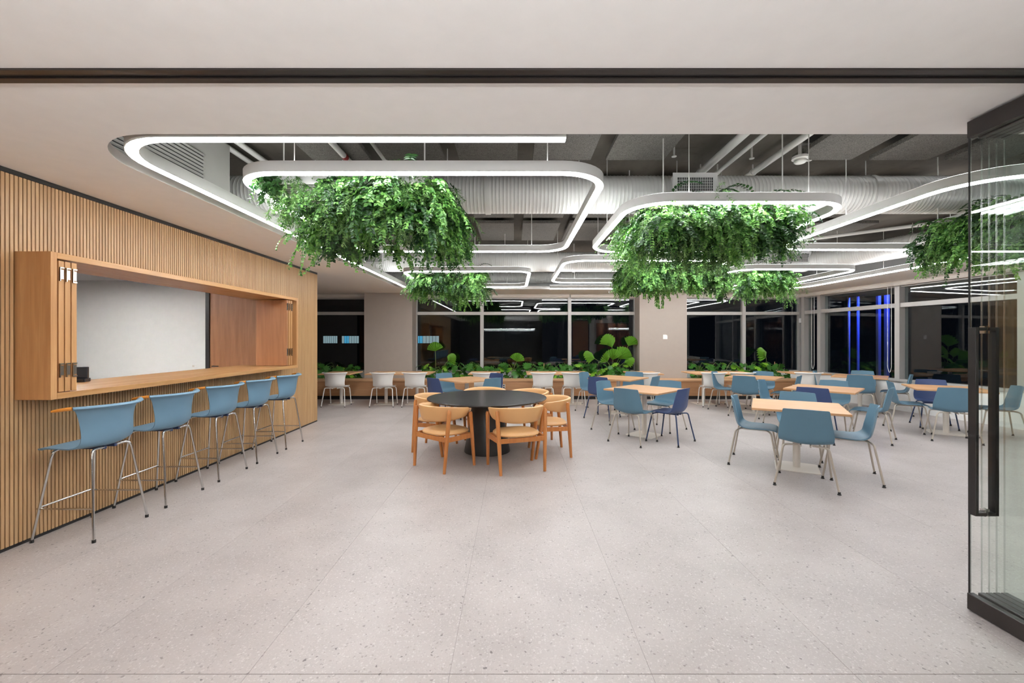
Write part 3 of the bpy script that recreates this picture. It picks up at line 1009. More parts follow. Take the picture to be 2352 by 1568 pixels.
t = empty('pipe', (3.4, 8.6, 3.28), R(0), 'slanting white pipe with red end at the right', 'pipe', 'service pipes under the slab')
MB().tube([(0.6, 0, 0), (3.6, -2.5, 0.02)], 0.028, 10).build('tube', 'pipe', t, True)
MB().tube([(0.56, 0.03, 0), (0.62, -0.02, 0)], 0.031, 10).build('red_end', 'red', t, True)
sd = empty('smoke_detector', (2.95, 4.42, 3.40), label='white round smoke detector under the slab', cat='detector')
MB().lathe([(0.075, 0.0), (0.078, -0.025), (0.060, -0.035)], 28).build('base', 'whiteplastic', sd, True)
MB().lathe([(0.058, -0.036), (0.058, -0.055), (0.045, -0.066), (0.0001, -0.066)], 28, cap=False).build('sensor_head', 'whiteplastic', sd, True)
MB().tube([(0, 0, 0), (0, 0, 0.2)], 0.02, 8).build('stem', 'pipe', sd, True)
MB().tube([(0.0, 0, 0.13), (0.20, 0, 0.13)], 0.014, 8).build('conduit', 'pipe', sd, True)
for sx, sy, lab in ((-0.95, 3.9, 'brass-stemmed sprinkler head above the left planter'), (1.7, 4.55, 'sprinkler head left of the near air register'),
                    (2.55, 4.6, 'sprinkler head right of the near air register'), (3.2, 4.65, 'sprinkler head near the smoke detector')):
    t = empty('sprinkler', (sx, sy, ZS), label=lab, cat='sprinkler', group='sprinkler heads under the slab')
    MB().tube([(0, 0, 0), (0, 0, -0.14)], 0.010, 8).build('stem', 'pipe', t, True)
    MB().lathe([(0.026, -0.14), (0.026, -0.146)], 12).build('deflector', 'pipe', t)
for sx, sy, lab in ((2.45, 11.05, 'tiny sprinkler on the ceiling left of the second pillar'), (7.55, 7.6, 'tiny sprinkler on the ceiling above the right windows')):
    t = empty('sprinkler', (sx, sy, ZC), label=lab, cat='sprinkler', group='sprinkler heads on the ceiling')
    MB().lathe([(0.03, -0.001), (0.03, -0.006), (0.012, -0.008), (0.012, -0.03)], 12).build('body', 'white', t, True)
    MB().lathe([(0.022, -0.045), (0.022, -0.049)], 12).build('deflector', 'pipe', t)
    MB().tube([(0, 0, -0.03), (0, 0, -0.045)], 0.005, 6).build('stem', 'pipe', t)

# ------------------------------------------------------------------ chairs
def smoothpath(P, n=3):
    """Catmull-Rom through P"""
    P = [Vector(p) for p in P]
    out = []
    for i in range(len(P) - 1):
        p0, p1, p2, p3 = P[max(i - 1, 0)], P[i], P[i + 1], P[min(i + 2, len(P) - 1)]
        for k in range(n):
            t = k / n
            out.append(0.5 * ((2 * p1) + (-p0 + p2) * t + (2 * p0 - 5 * p1 + 4 * p2 - p3) * t * t + (-p0 + 3 * p1 - 3 * p2 + p3) * t ** 3))
    out.append(P[-1])
    return [tuple(p) for p in out]

PA = [(.238, .424, .175), (.228, .438, .200), (.17, .446, .212), (.07, .442, .220), (-.04, .434, .228), (-.11, .432, .234), (-.155, .444, .239),
      (-.18, .476, .241), (-.196, .53, .239), (-.212, .60, .230), (-.230, .70, .214), (-.244, .775, .203), (-.248, .800, .197), (-.250, .808, .182)]
WA = [0, 0, 0, 0, 0, .006, .014, .024, .032, .036, .036, .034, .033, .032]
LA = [0, 0, .004, .008, .014, .028, .042, .046, .036, .022, .010, .002, 0, -.004]
def shell_grid():
    G = []
    pr = smoothpath(PA, 2)
    ws = smoothpath([(a, b, 0) for a, b in zip(WA, LA)], 2)
    for (x, z, hw), (wx, lz, _) in zip(pr, ws):
        row = []
        for j in range(13):
            u = -1 + 2 * j / 12
            cr = 0.012 * (1 - abs(u)) if z > 0.46 else (0.012 * (1 - abs(u)) * max(0, (z - 0.44) / 0.02) if x < -0.1 else 0)
            row.append((x + wx * abs(u) ** 1.6 - cr, u * hw, z + lz * u * u))
        G.append(row)
    return G
def make_chair(name, shell, legm, label):
    t = empty(name, label=label, cat='chair')
    MB().sheet(shell_grid(), 0.011).build('shell', shell, t, True, 50)
    for sx in (-1, 1):
        for sy in (-1, 1):
            fx, fy = (0.255, 0.24) if sx > 0 else (-0.255, 0.27)
            top = (0.13 * sx, 0.06 * sy, 0.425)
            kn = (0.165 * sx, 0.165 * sy, 0.423)
            b1_ = (0.185 * sx, 0.195 * sy, 0.405)
            q = 0.86
            b2_ = (0.185 * sx + (fx - 0.185 * sx) * 0.14, 0.195 * sy + (fy * sy - 0.195 * sy) * 0.14, 0.355)
            lg = MB().tube(smoothpath([top, kn, b1_, b2_], 3) + [(fx, fy * sy, 0.018)], 0.0105, 8).build('leg', legm, t, True, 60)
            MB().lathe([(0.016, 0.0), (0.018, 0.006), (0.012, 0.012), (0.012, 0.030)], 10, (fx, fy * sy, 0)).build('foot_glide', 'rubber', lg)
    MB().box(-0.15, 0.15, -0.05, -0.035, 0.408, 0.428).build('under_frame', legm, t)
    MB().box(-0.15, 0.15, 0.035, 0.05, 0.408, 0.428).build('under_frame', legm, t)
    return t

PB = [(.225, .428, .17), (.215, .440, .205), (.15, .446, .224), (.05, .440, .228), (-.04, .430, .228), (-.10, .430, .226), (-.150, .440, .224),
      (-.188, .468, .222), (-.212, .515, .222), (-.226, .575, .226), (-.236, .64, .234), (-.246, .70, .248), (-.258, .742, .268), (-.272, .762, .280), (-.284, .766, .286), (-.292, .756, .286)]
WB = [0, 0, 0, 0, .004, .014, .035, .062, .086, .104, .118, .128, .138, .146, .150, .150]
LB = [0, 0, .004, .008, .014, .024, .036, .045, .046, .040, .030, .018, .008, 0, 0, 0]
def tub_shell(t, mat, dz):
    G = []
    pr = smoothpath(PB, 2)
    ws = smoothpath([(a, b, 0) for a, b in zip(WB, LB)], 2)
    for (x, z, hw), (wx, lz, _) in zip(pr, ws):
        G.append([(x + wx * u * u, u * hw, z + dz + lz * u * u) for u in [-1 + 2 * j / 14 for j in range(15)]])
    return MB().sheet(G, 0.010).build('shell', mat, t, True, 50)
def make_white(label):
    t = empty('white_chair', label=label, cat='chair')
    tub_shell(t, 'whiteplastic', 0.0)
    for sx in (-1, 1):
        for sy in (-1, 1):
            fx, fy = (0.22, 0.24) if sx > 0 else (-0.23, 0.265)
            lg = MB().tube(smoothpath([(0.12 * sx, 0.05 * sy, 0.420), (0.14 * sx, 0.17 * sy, 0.424), (0.150 * sx, 0.215 * sy, 0.412), (0.158 * sx, 0.228 * sy, 0.37)], 3) + [(fx, fy * sy, 0.015)], 0.0105, 8).build('leg', 'whiteplastic', t, True, 60)
            MB().lathe([(0.013, 0.0), (0.013, 0.02)], 10, (fx, fy * sy, 0)).build('foot_glide', 'rubber', lg)
    for sy in (-1, 1):
        MB().box(-0.14, 0.14, 0.06 * sy - 0.01, 0.06 * sy + 0.01, 0.402, 0.424).build('under_frame', 'whiteplastic', t)
    return t
def make_stool(label):
    t = empty('bar_stool', label=label, cat='stool', group='blue bar stools along the serving hatch')
    dz = 0.245
    tub_shell(t, 'stoolblue', dz)
    # rolled rim with wings
    rim = []
    for j in range(17):
        u = -1 + 2 * j / 16
        rim.append((-.281 + .150 * u * u, u * .286, .762 + dz))
    MB().tube(rim, 0.0135, 8).build('rim', 'stoolblue', t, True, 60)
    for sy in (-1, 1):
        MB().tube([(-.127, .288 * sy, .765 + dz), (-.10, .305 * sy, .762 + dz), (-.055, .322 * sy, .756 + dz), (-.02, .330 * sy, .750 + dz)], [0.0135, 0.013, 0.0115, 0.008], 8).build('armrest_tip', 'orange', t, True, 60)
    ztop = 0.422 + dz
    F = 0.232
    for sx in (-1, 1):
        for sy in (-1, 1):
            lg = MB().tube(smoothpath([(0.13 * sx, 0.04 * sy, ztop), (0.140 * sx, 0.125 * sy, ztop + 0.004), (0.150 * sx, 0.158 * sy, ztop - 0.012), (0.157 * sx, 0.170 * sy, ztop - 0.06)], 3) + [(F * sx, F * sy, 0.02)], 0.0095, 8).build('leg', 'chrome', t, True, 60)
            MB().lathe([(0.0125, 0.0), (0.0125, 0.022)], 10, (F * sx, F * sy, 0)).build('foot_cap', 'rubber', lg)
    zr = 0.255
    k_ = 1 - (zr - 0.02) / (ztop - 0.08)
    a, b = 0.157 + (F - 0.157) * k_, 0.170 + (F - 0.170) * k_
    MB().tube([(a, -b, zr), (a, b, zr)], 0.008, 8).build('foot_rest', 'chrome', t, True)
    for sy in (-1, 1):
        MB().tube([(a + 0.02, b * sy, zr - 0.012), (-a, b * sy, zr - 0.012)], 0.007, 8).build('foot_rest', 'chrome', t, True)
    for sy in (-1, 1):
        MB().box(-0.14, 0.14, 0.045 * sy - 0.012, 0.045 * sy + 0.012, ztop - 0.012, ztop + 0.012).build('under_frame', 'navyleg', t)
    return t

def make_armchair(label):
    t = empty('armchair', label=label, cat='chair', group='tan armchairs around the round table')
    # upholstered band
    G = []
    n = 30
    for i in range(n + 1):
        a = R(-112 + 224 * i / n)
        q = abs(i / n * 2 - 1)
        rx, ry = 0.275, 0.292
        z0, z1 = 0.565 + 0.055 * q ** 2.2, 0.752 - 0.038 * q ** 2
        end = max(0.0, (q - 0.93) / 0.07)
        z0 += 0.03 * end ** 2
        z1 -= 0.03 * end ** 2
        row = []
        for j in range(13):
            b = 2 * math.pi * j / 12
            th = 0.026 * (1 - 0.25 * end)
            cz, hz = (z0 + z1) / 2, (z1 - z0) / 2
            s_, c_ = math.sin(b), math.cos(b)
            e = 0.5
            oz = hz * math.copysign(abs(s_) ** e, s_)
            orad = th * math.copysign(abs(c_) ** e, c_)
            rr = orad + 0.02 * (oz / hz)
            row.append((-(rx + rr) * math.cos(a) + 0.02, (ry + rr) * math.sin(a), cz + oz))
        G.append(row)
    m = MB()
    vs = [p for row in G for p in row[:12]]
    fs = []
    for i in range(n):
        for j in range(12):
            k2 = (j + 1) % 12
            fs.append((i * 12 + j, (i + 1) * 12 + j, (i + 1) * 12 + k2, i * 12 + k2))
    fs += [tuple(range(11, -1, -1)), tuple(n * 12 + j for j in range(12))]
    m.add(vs, fs).build('backrest', 'leather', t, True, 55)
    # seat pad
    pts = []
    N = 32
    def sup(rx, ry, z, x0=0.02):
        o = []
        for i in range(N):
            a = 2 * math.pi * i / N
            c, s_ = math.cos(a), math.sin(a)
            o.append((x0 + rx * math.copysign(abs(c) ** 0.75, c), ry * math.copysign(abs(s_) ** 0.75, s_), z))
        return o
    rings = [sup(.225, .240, .402), sup(.246, .262, .410), sup(.249, .265, .424), sup(.232, .248, .440), sup(.15, .16, .447), sup(.05, .05, .443)]
    vs = [p for r_ in rings for p in r_]
    fs = [(i * N + j, i * N + (j + 1) % N, (i + 1) * N + (j + 1) % N, (i + 1) * N + j) for i in range(5) for j in range(N)]
    fs += [tuple(range(N - 1, -1, -1)), tuple(5 * N + j for j in range(N))]
    MB().add(vs, fs).build('seat_pad', 'leather', t, True, 55)
    L = {}
    for sx in (-1, 1):
        for sy in (-1, 1):
            if sx < 0:
                a, b = (-0.238, 0.265 * sy, 0), (-0.185, 0.292 * sy, 0.715)
            else:
                a, b = (0.225, 0.285 * sy, 0), (0.125, 0.318 * sy, 0.665)
            A, B = Vector(a), Vector(b)
            d = B - A
            L[(sx, sy)] = lambda z, A=A, d=d: A + d * (z / d.z)
            m = MB().tube([tuple(A), tuple(A + d * 0.5), tuple(A + d * 0.97), tuple(B)], [0.0175, 0.0235, 0.0235, 0.016], 10)
            m.build('leg', 'beech', t, True, 60)
    for k1, k2 in (((-1, -1), (-1, 1)), ((1, -1), (1, 1)), ((-1, -1), (1, -1)), ((-1, 1), (1, 1))):
        a, b = L[k1](0.375), L[k2](0.375)
        d = (b - a).normalized()
        nrm = Vector((-d.y, d.x, 0)) * 0.011
        up = Vector((0, 0, 0.026))
        MB().add([a - nrm - up, a + nrm - up, a + nrm + up, a - nrm + up, b - nrm - up, b + nrm - up, b + nrm + up, b - nrm + up],
                 [(0, 1, 2, 3), (7, 6, 5, 4), (0, 4, 5, 1), (1, 5, 6, 2), (2, 6, 7, 3), (3, 7, 4, 0)]).build('seat_rail', 'beech', t)
    return t

def rot(a):
    return (math.cos(R(a)), math.sin(R(a)))

# square tables ---------------------------------------------------------------
def make_table(name, sx, sy, label, group, base=0.44):
    t = empty(name, label=label, cat='table', group=group)
    MB().box(-sx / 2, sx / 2, -sy / 2, sy / 2, 0.710, 0.735, 0.002).build('tabletop', 'table', t)
    MB().tube([(0, 0, 0.008), (0, 0, 0.705)], 0.038, 20).build('pedestal', 'offwhite', t, True, 60)
    MB().prism(rrect(-base / 2, base / 2, -base / 2, base / 2, 0.03, 4), 0.0, 0.008).build('base_plate', 'offwhite', t)
    MB().box(-0.16, 0.16, -0.16, 0.16, 0.704, 0.710).build('mounting_plate', 'offwhite', t)
    return t
TBL = 0.92
tables = [
    ('T1', 3.36, 5.10, -30, 'nearest square oak table', 'square oak table nearest the camera with one chair seen from behind'),
    ('T2', 2.08, 6.83, -46, 'square table right of the round table', 'square oak table just right of the round black table'),
    ('T3', 2.15, 8.82, -39, 'square table before the big fan palm', 'square oak table in front of the big fan palm'),
    ('T4', -0.93, 8.50, -46, 'square table behind the round table', 'square oak table directly behind the round black table'),
    ('T5', 5.03, 8.98, -42, 'square table before the right bench tables', 'square oak table in front of the bench right of the second pillar'),
    ('T6', 5.00, 6.92, -46, 'square table behind the nearest one', 'square oak table right behind the nearest square table'),
    ('T7', 7.42, 9.20, -42, 'square table in the window corner', 'square oak table in the far right window corner'),
    ('T8', 7.02, 6.97, -31, 'square table beside the glass doors', 'square oak table partly behind the stacked glass doors'),
]
tp = None
TB = {}
for code, x, y, a, short, lab in tables:
    if tp is None:
        tp = make_table('square_table', TBL, TBL, lab, 'square oak tables')
        o = tp
        o.location = (x, y, 0)
        o.rotation_euler = (0, 0, R(a))
    else:
        o = copy_tree(tp, (x, y, 0), R(a), lab)
    TB[code] = (x, y, a, short)

cb = make_chair('shell_chair', 'blue', 'greige', '')
cn = make_chair('shell_chair', 'navy', 'navyleg', '')
used = {'b': False, 'n': False}
def put(kind, x, y, a, label):
    src = cb if kind == 'b' else cn
    g = 'light blue shell chairs' if kind == 'b' else 'navy shell chairs'
    if not used[kind]:
        used[kind] = True
        src.location = (x, y, 0)
        src.rotation_euler = (0, 0, R(a))
        tag(src, label, 'chair', g)
    else:
        copy_tree(src, (x, y, 0), R(a), label, g)
side = {'L': (90 + 0, 'rear left'), 'F': (180, 'front left'), 'R': (270, 'front right'), 'B': (0 + 0, 'rear right')}
def seat(code, which, kind, pos=None, face=None, dist=0.58):
    x, y, a, short = TB[code]
    off, word = {'L': (180, 'left'), 'F': (270, 'front'), 'R': (0, 'right'), 'B': (90, 'rear')}[which]
    ang = a + off
    c, s_ = rot(ang)
    px, py = (x + dist * c, y + dist * s_) if pos is None else pos
    put(kind, px, py, ang + 180 if face is None else face, '%s shell chair, %s side of the %s' % ({'b': 'light blue', 'n': 'navy'}[kind], word, short))
seat('T1', 'L', 'b', (2.97, 5.30), -33)
seat('T1', 'F', 'b', (3.09, 4.55), 57)
seat('T1', 'R', 'b', (3.72, 4.76), 148)
seat('T1', 'B', 'b', (3.72, 5.62), 238)
seat('T2', 'L', 'b', (1.68, 7.23), -47)
seat('T2', 'F', 'b', (1.78, 6.38), 43)
seat('T2', 'R', 'n', (2.33, 6.40), 134)
seat('T2', 'B', 'b', (2.54, 7.26), 223)
seat('T3', 'L', 'b', (1.68, 9.19)); seat('T3', 'F', 'n', (1.73, 8.33)); seat('T3', 'R', 'b'); seat('T3', 'B', 'b')
seat('T4', 'L', 'b'); seat('T4', 'F', 'n'); seat('T4', 'R', 'b'); seat('T4', 'B', 'n')
seat('T5', 'L', 'b'); seat('T5', 'F', 'b'); seat('T5', 'R', 'b'); seat('T5', 'B', 'b')
seat('T6', 'L', 'b', (4.50, 7.40)); seat('T6', 'F', 'n'); seat('T6', 'R', 'b', (5.42, 6.50)); seat('T6', 'B', 'b')
seat('T7', 'L', 'b'); seat('T7', 'F', 'b', (7.06, 8.74)); seat('T7', 'R', 'b'); seat('T7', 'B', 'b')
seat('T8', 'L', 'b', (6.59, 7.20)); seat('T8', 'F', 'b', (6.62, 6.50)); seat('T8', 'R', 'b'); seat('T8', 'B', 'n')

# bench tables with white chairs ----------------------------------------------
bt = None
wc = None
spots = [(-4.08, 'beside the slatted wall'), (-3.02, 'left one of the pair before the first pillar'), (-2.29, 'right one of the pair before the first pillar'),
         (-0.68, 'behind the round table'), (0.66, 'left one of the pair before the middle window'), (1.385, 'right one of the pair before the middle window'),
         (3.05, 'left of the second pillar'), (4.49, 'left one of the pair right of the second pillar'), (5.215, 'right one of the pair right of the second pillar'), (6.85, 'at the window corner')]
cdx = [0.04, 0.06, 0.05, 0.0, 0.0, -0.03, -0.04, 0.04, -0.04, -0.16]
crz = [90, 90, 91, 92, 90, 89, 88, 84, 86, 76]
for i, (x, lab) in enumerate(spots):
    l1, l2 = 'oak bench table, ' + lab, 'white tub chair at bench table, ' + lab
    if bt is None:
        bt = make_table('bench_table', 0.72, 0.86, l1, 'oak tables along the bench', 0.46)
        bt.location = (x, 10.16, 0)
        wc = make_white(l2)
        tag(wc, l2, 'chair', 'white chairs along the bench')
        wc.location = (x + cdx[i], 9.82, 0)
        wc.rotation_euler = (0, 0, R(crz[i]))
    else:
        copy_tree(bt, (x, 10.16, 0), 0, l1)
        copy_tree(wc, (x + cdx[i], 9.82, 0), R(crz[i]), l2)

# bar stools ------------------------------------------------------------------
st = None
for i, (y, lab) in enumerate(((3.44, 'nearest of the five blue bar stools at the hatch'), (4.10, 'second nearest blue bar stool along the slatted wall'),
                              (4.81, 'middle blue bar stool of the five under the hatch'), (5.47, 'fourth blue bar stool from the camera under the hatch'),
                              (6.15, 'farthest blue bar stool at the end of the hatch'))):
    if st is None:
        st = make_stool(lab)
        st.location = (-3.37, y, 0)
        st.rotation_euler = (0, 0, R(180))
    else:
        copy_tree(st, (-3.37, y, 0), R(180 + [0, 0.5, -1, 1, 0][i]), lab)

# round table -----------------------------------------------------------------
RT = (-0.363, 5.87)
rt = empty('round_table', (RT[0], RT[1], 0), label='large round black table on a conical pedestal', cat='table')
MB().lathe([(0.70, 0.690), (0.795, 0.712), (0.81, 0.722), (0.81, 0.731), (0.806, 0.735)], 72).build('tabletop', 'blackoak', rt, True, 30)
MB().lathe([(0.312, 0.0), (0.312, 0.012), (0.275, 0.20), (0.235, 0.45), (0.215, 0.60), (0.215, 0.690)], 56).build('pedestal', 'black', rt, True, 40)
ac = None
for x, y, a, lab in ((0.03, 5.09, 109, 'tan armchair at the front right of the round table, back to camera'),
                     (-0.84, 5.195, 51, 'tan armchair at the front left of the round table, back to camera'),
                     (0.47, 5.76, 187, 'tan armchair at the right side of the round table'),
                     (-1.09, 6.01, -8, 'tan armchair at the left side of the round table'),
                     (-0.45, 6.70, -88, 'tan armchair at the back of the round table, mostly hidden'),
                     (0.22, 6.50, 228, 'tan armchair at the back right of the round table')):
    if ac is None:
        ac = make_armchair(lab)
        ac.location = (x, y, 0)
        ac.rotation_euler = (0, 0, R(a))
    else:
        copy_tree(ac, (x, y, 0), R(a), lab)

# ------------------------------------------------------------------ stacked glass doors
def door(i, x, lab, handle):
    t = empty('glass_door_leaf', (x, 2.42, 0), label=lab, cat='door', group='stacked frameless glass doors')
    Ya = -0.98
    MB().box(-0.022, 0.016, Ya, 0.0, 0.004, 0.095, 0.003).build('bottom_rail', 'bronze', t)
    MB().box(-0.022, 0.016, Ya, 0.0, ZC - 0.105, ZC - 0.012, 0.003).build('top_rail', 'bronze', t)
    MB().box(-0.0045, 0.0045, Ya, -0.002, 0.095, ZC - 0.105).build('glass_pane', 'doorglass', t)
    MB().box(-0.0045, 0.0045, -0.002, 0.0, 0.095, ZC - 0.105).build('polished_edge', 'glassedge', t)
    if handle:
        MB().box(-0.009, -0.005, -0.004, 0.004, 0.09, ZC - 0.10).build('edge_seal', 'rubber', t)
        for s_, nm in ((-1, 'pull_handle'), (1, 'pull_handle')):
            m = MB()
            y0_, y1_ = -0.092, -0.052
            xo = (0.052 if s_ < 0 else 0.040) * s_
            a, b = sorted((xo, xo + 0.018 * s_))
            m.box(a, b, y0_, y1_, 0.56, 1.585, 0.001)
            a, b = sorted((0.008 * s_, xo))
            m.box(a, b, y0_, y1_, 0.56, 0.578)
            m.box(a, b, y0_, y1_, 1.567, 1.585)
            m.build(nm, 'black', t)
            for z in (0.575, 1.572):
                a, b = sorted((0.006 * s_, 0.014 * s_))
                MB().box(a, b, -0.085, -0.06, z - 0.02, z + 0.02).build('clamp', 'chrome', t)
for i, (dx, lab) in enumerate(((0.0, 'frontmost glass door leaf with long black pull handle'), (0.062, 'second leaf of the stacked glass doors'), (0.104, 'third leaf of the stacked glass doors'),
                               (0.146, 'fourth leaf of the stacked glass doors'), (0.190, 'rearmost leaf of the stacked glass doors'))):
    door(i, 2.575 + dx, lab, i == 0)

# ------------------------------------------------------------------ hanging planters
def leaf_quad(m, p, d, up, L, W, fine=False):
    """one folded pointed leaf"""
    sd_ = d.cross(up)
    if sd_.length < 1e-5:
        sd_ = Vector((1, 0, 0))
    sd_ = sd_.normalized() * W
    nn = sd_.cross(d).normalized()
    o = len(m.v)
    if fine:
        m.v += [tuple(p), tuple(p + d * (L * 0.42) + sd_), tuple(p + d * L), tuple(p + d * (L * 0.42) - sd_)]
        m.f += [(o, o + 1, o + 2, o + 3)]
        return
    h_ = nn * (W * 0.3)
    m.v += [tuple(p), tuple(p + d * (L * 0.25) + sd_ * 0.85 + h_), tuple(p + d * (L * 0.6) + sd_ * 0.85 + h_), tuple(p + d * L - h_ * 0.5),
            tuple(p + d * (L * 0.6) - sd_ * 0.85 + h_), tuple(p + d * (L * 0.25) - sd_ * 0.85 + h_)]
    m.f += [(o, o + 1, o + 2, o + 3), (o, o + 3, o + 4, o + 5)]
def frond_path(rg, p, out, L, up0, n):
    pts = []
    d = Vector((out[0], out[1], up0)).normalized()
    pos = Vector(p)
    st_ = L / n
    for i in range(n + 1):
        pts.append(pos.copy())
        d = (d + Vector((rg.uniform(-.16, .16), rg.uniform(-.16, .16), -0.30 * (8.0 / n) * min(1.0, L / 0.34)))).normalized()
        pos = pos + d * st_
    return pts
def planter(x0, x1, y0, y1, z, label, seed, nA, nB, drop, lA=0.046, bare=0.0, top=30, left=0.15):
    rg = random.Random(seed)
    cx, cy = (x0 + x1) / 2, (y0 + y1) / 2
    t = empty('hanging_planter', (cx, cy, z), label=label, cat='planter', group='hanging plant trays in the LED loops')
    hx, hy = (x1 - x0) / 2, (y1 - y0) / 2
    th = 0.05
    MB().box(-hx, hx, -hy, -hy + 0.012, 0, th + 0.06).build('tray_side', 'housing', t)
    MB().box(-hx, hx, hy - 0.012, hy, 0, th + 0.06).build('tray_side', 'housing', t)
    MB().box(-hx, -hx + 0.012, -hy, hy, 0, th + 0.06).build('tray_side', 'housing', t)
    MB().box(hx - 0.012, hx, -hy, hy, 0, th + 0.06).build('tray_side', 'housing', t)
    g = MB()
    nx, ny = int(2 * hx / 0.05), int(2 * hy / 0.05)
    for i in range(1, nx):
        q = -hx + 2 * hx * i / nx
        g.box(q - 0.002, q + 0.002, -hy, hy, 0.002, 0.006)
    for i in range(1, ny):
        q = -hy + 2 * hy * i / ny
        g.box(-hx, hx, q - 0.002, q + 0.002, 0.0, 0.004)
    tag(g.build('wire_mesh', 'pipe', t), None, kind='stuff')
    for sx in (-1, 1):
        for sy in (-1, 1):
            MB().tube([(sx * hx * 0.9, sy * hy * 0.9, th), (sx * hx * 0.9, sy * hy * 0.9, ZS - z - 0.002)], 0.006, 6).build('suspension_rod', 'pipe', t)
    mA, mD, mB_ = MB(), MB(), MB()
    def start():
        k_ = rg.random()
        if k_ < 0.40:
            return rg.uniform(-hx, hx), -hy + rg.uniform(0.0, 0.16), -math.pi / 2 + rg.uniform(-.5, .5)
        if k_ < 0.70 - left:
            return hx + rg.uniform(-0.10, 0.02), rg.uniform(-hy, hy), rg.uniform(-.6, .6)
        if k_ < 0.70:
            return -hx + rg.uniform(-0.02, 0.10), rg.uniform(-hy, hy), math.pi + rg.uniform(-.6, .6)
        if k_ < 0.80:
            return rg.uniform(-hx, hx), hy + rg.uniform(-0.10, 0.02), math.pi / 2 + rg.uniform(-.5, .5)
        return rg.uniform(-hx, hx), rg.uniform(-hy, hy), rg.uniform(0, 6.28)
    for i in range(nA):
        x, y, an0 = start()
        if bare and x < -hx + bare * 2 * hx and y < -hy * 0.5 and rg.random() < 0.75:
            continue
        kind = rg.random()
        kind = 'B' if kind < nB else ('D' if kind < nB + 0.2 else 'A')
        cl = rg.uniform(0.75, 1.25)
        zc = 0.06 - drop * 0.85 * rg.random() ** 1.25
        trail = rg.random() < 0.16
        tgt = {'A': mA, 'D': mD, 'B': mB_}[kind]
        for q_ in range(rg.randint(8, 12) if trail else rg.randint(11, 16)):
            an = an0 + rg.gauss(0, 0.75)
            out = (math.cos(an), math.sin(an))
            L = rg.uniform(0.6, 1.1) * drop * 0.9 if trail else rg.uniform(0.13, 0.27)
            step = 0.025 if kind != 'B' else 0.015
            n = max(4, int(L / step))
            sp = rg.uniform(0.15, 0.8) if trail else rg.uniform(0.4, 1.1)
            pts = frond_path(rg, (x + rg.gauss(0, .05), y + rg.gauss(0, .05), zc + rg.uniform(-.05, .05)), (out[0] * sp, out[1] * sp), L, rg.uniform(-0.5, 0.5) if trail else rg.uniform(-0.45, 0.55), n)
            for k_ in range(1, len(pts)):
                d = (pts[k_] - pts[k_ - 1]).normalized()
                if kind == 'B':
                    for q in range(3):
                        ld = (d * 0.6 + Vector((rg.uniform(-1, 1), rg.uniform(-1, 1), rg.uniform(-.7, .5)))).normalized()
                        leaf_quad(mB_, pts[k_], ld, Vector((rg.uniform(-1, 1), rg.uniform(-1, 1), 1)), 0.036 * rg.uniform(.7, 1.3), 0.0036, True)
                    continue
                sdv = d.cross(Vector((0, 0, 1)))
                if sdv.length < 0.15:
                    sdv = Vector((-out[1], out[0], 0.0))
                sdv.normalize()
                for sg_ in (-1, 1):
                    ld = (sdv * sg_ * rg.uniform(0.7, 1.1) + d * rg.uniform(0.3, 0.8) + Vector((rg.uniform(-.3, .3), rg.uniform(-.3, .3), rg.uniform(-.5, .1)))).normalized()
                    s_ = lA * cl * rg.uniform(0.75, 1.2) * (1 - 0.35 * k_ / len(pts))
                    upv = Vector((out[0], out[1], 0.7)) + Vector((rg.uniform(-.4, .4), rg.uniform(-.4, .4), rg.uniform(-.2, .4)))
                    leaf_quad(tgt, pts[k_], ld, upv, s_, s_ * 0.40)
    for i in range(top):
        x, y = rg.uniform(-hx, hx), rg.uniform(-hy, hy * 0.2)
        an = rg.uniform(0, 6.28)
        pts = frond_path(rg, (x, y, 0.06), (math.cos(an) * 0.7, math.sin(an) * 0.7), rg.uniform(0.28, 0.48), 1.5, 12)
        for k_ in range(1, len(pts)):
            d = (pts[k_] - pts[k_ - 1]).normalized()
            sdv = d.cross(Vector((0, 0, 1)))
            sdv = sdv.normalized() if sdv.length > 0.05 else Vector((1, 0, 0))
            for sg_ in (-1, 1):
                leaf_quad(mD, pts[k_], (sdv * sg_ + d * 0.5).normalized(), Vector((0, 0, 1)), 0.05 * rg.uniform(.8, 1.2), 0.015)
    for m, nm, mat in ((mA, 'broadleaf_foliage', 'leafA'), (mD, 'dark_foliage', 'leafD'), (mB_, 'fern_foliage', 'leafB')):
        tag(m.build(nm, mat, t, fixn=False), None, kind='stuff')
ZP = ZC
planter(-1.93, -0.66, 3.42, 4.75, ZP, 'biggest hanging planter with trailing broad leaves, upper left', 11, 190, 0.30, 0.42, 0.046, 0.35)
planter(1.36, 2.62, 4.02, 5.35, ZP, 'bushy hanging planter at upper right of centre', 22, 195, 0.40, 0.39, 0.043)
planter(2.02, 3.35, 7.0, 8.2, ZP, 'hanging planter just behind the bushy one, hanging lower', 33, 150, 0.28, 0.44, 0.050)
planter(4.20, 5.05, 7.85, 8.9, ZP, 'compact hanging planter before the corner window', 44, 95, 0.28, 0.42, 0.046)
planter(-1.85, -0.68, 8.1, 9.2, ZP, 'far left hanging planter before the first pillar', 55, 120, 0.36, 0.44, 0.044)
planter(4.78, 5.95, 3.9, 4.95, ZP, 'hanging planter half hidden behind the glass doors', 66, 190, 0.26, 0.42, 0.046, left=0.30)

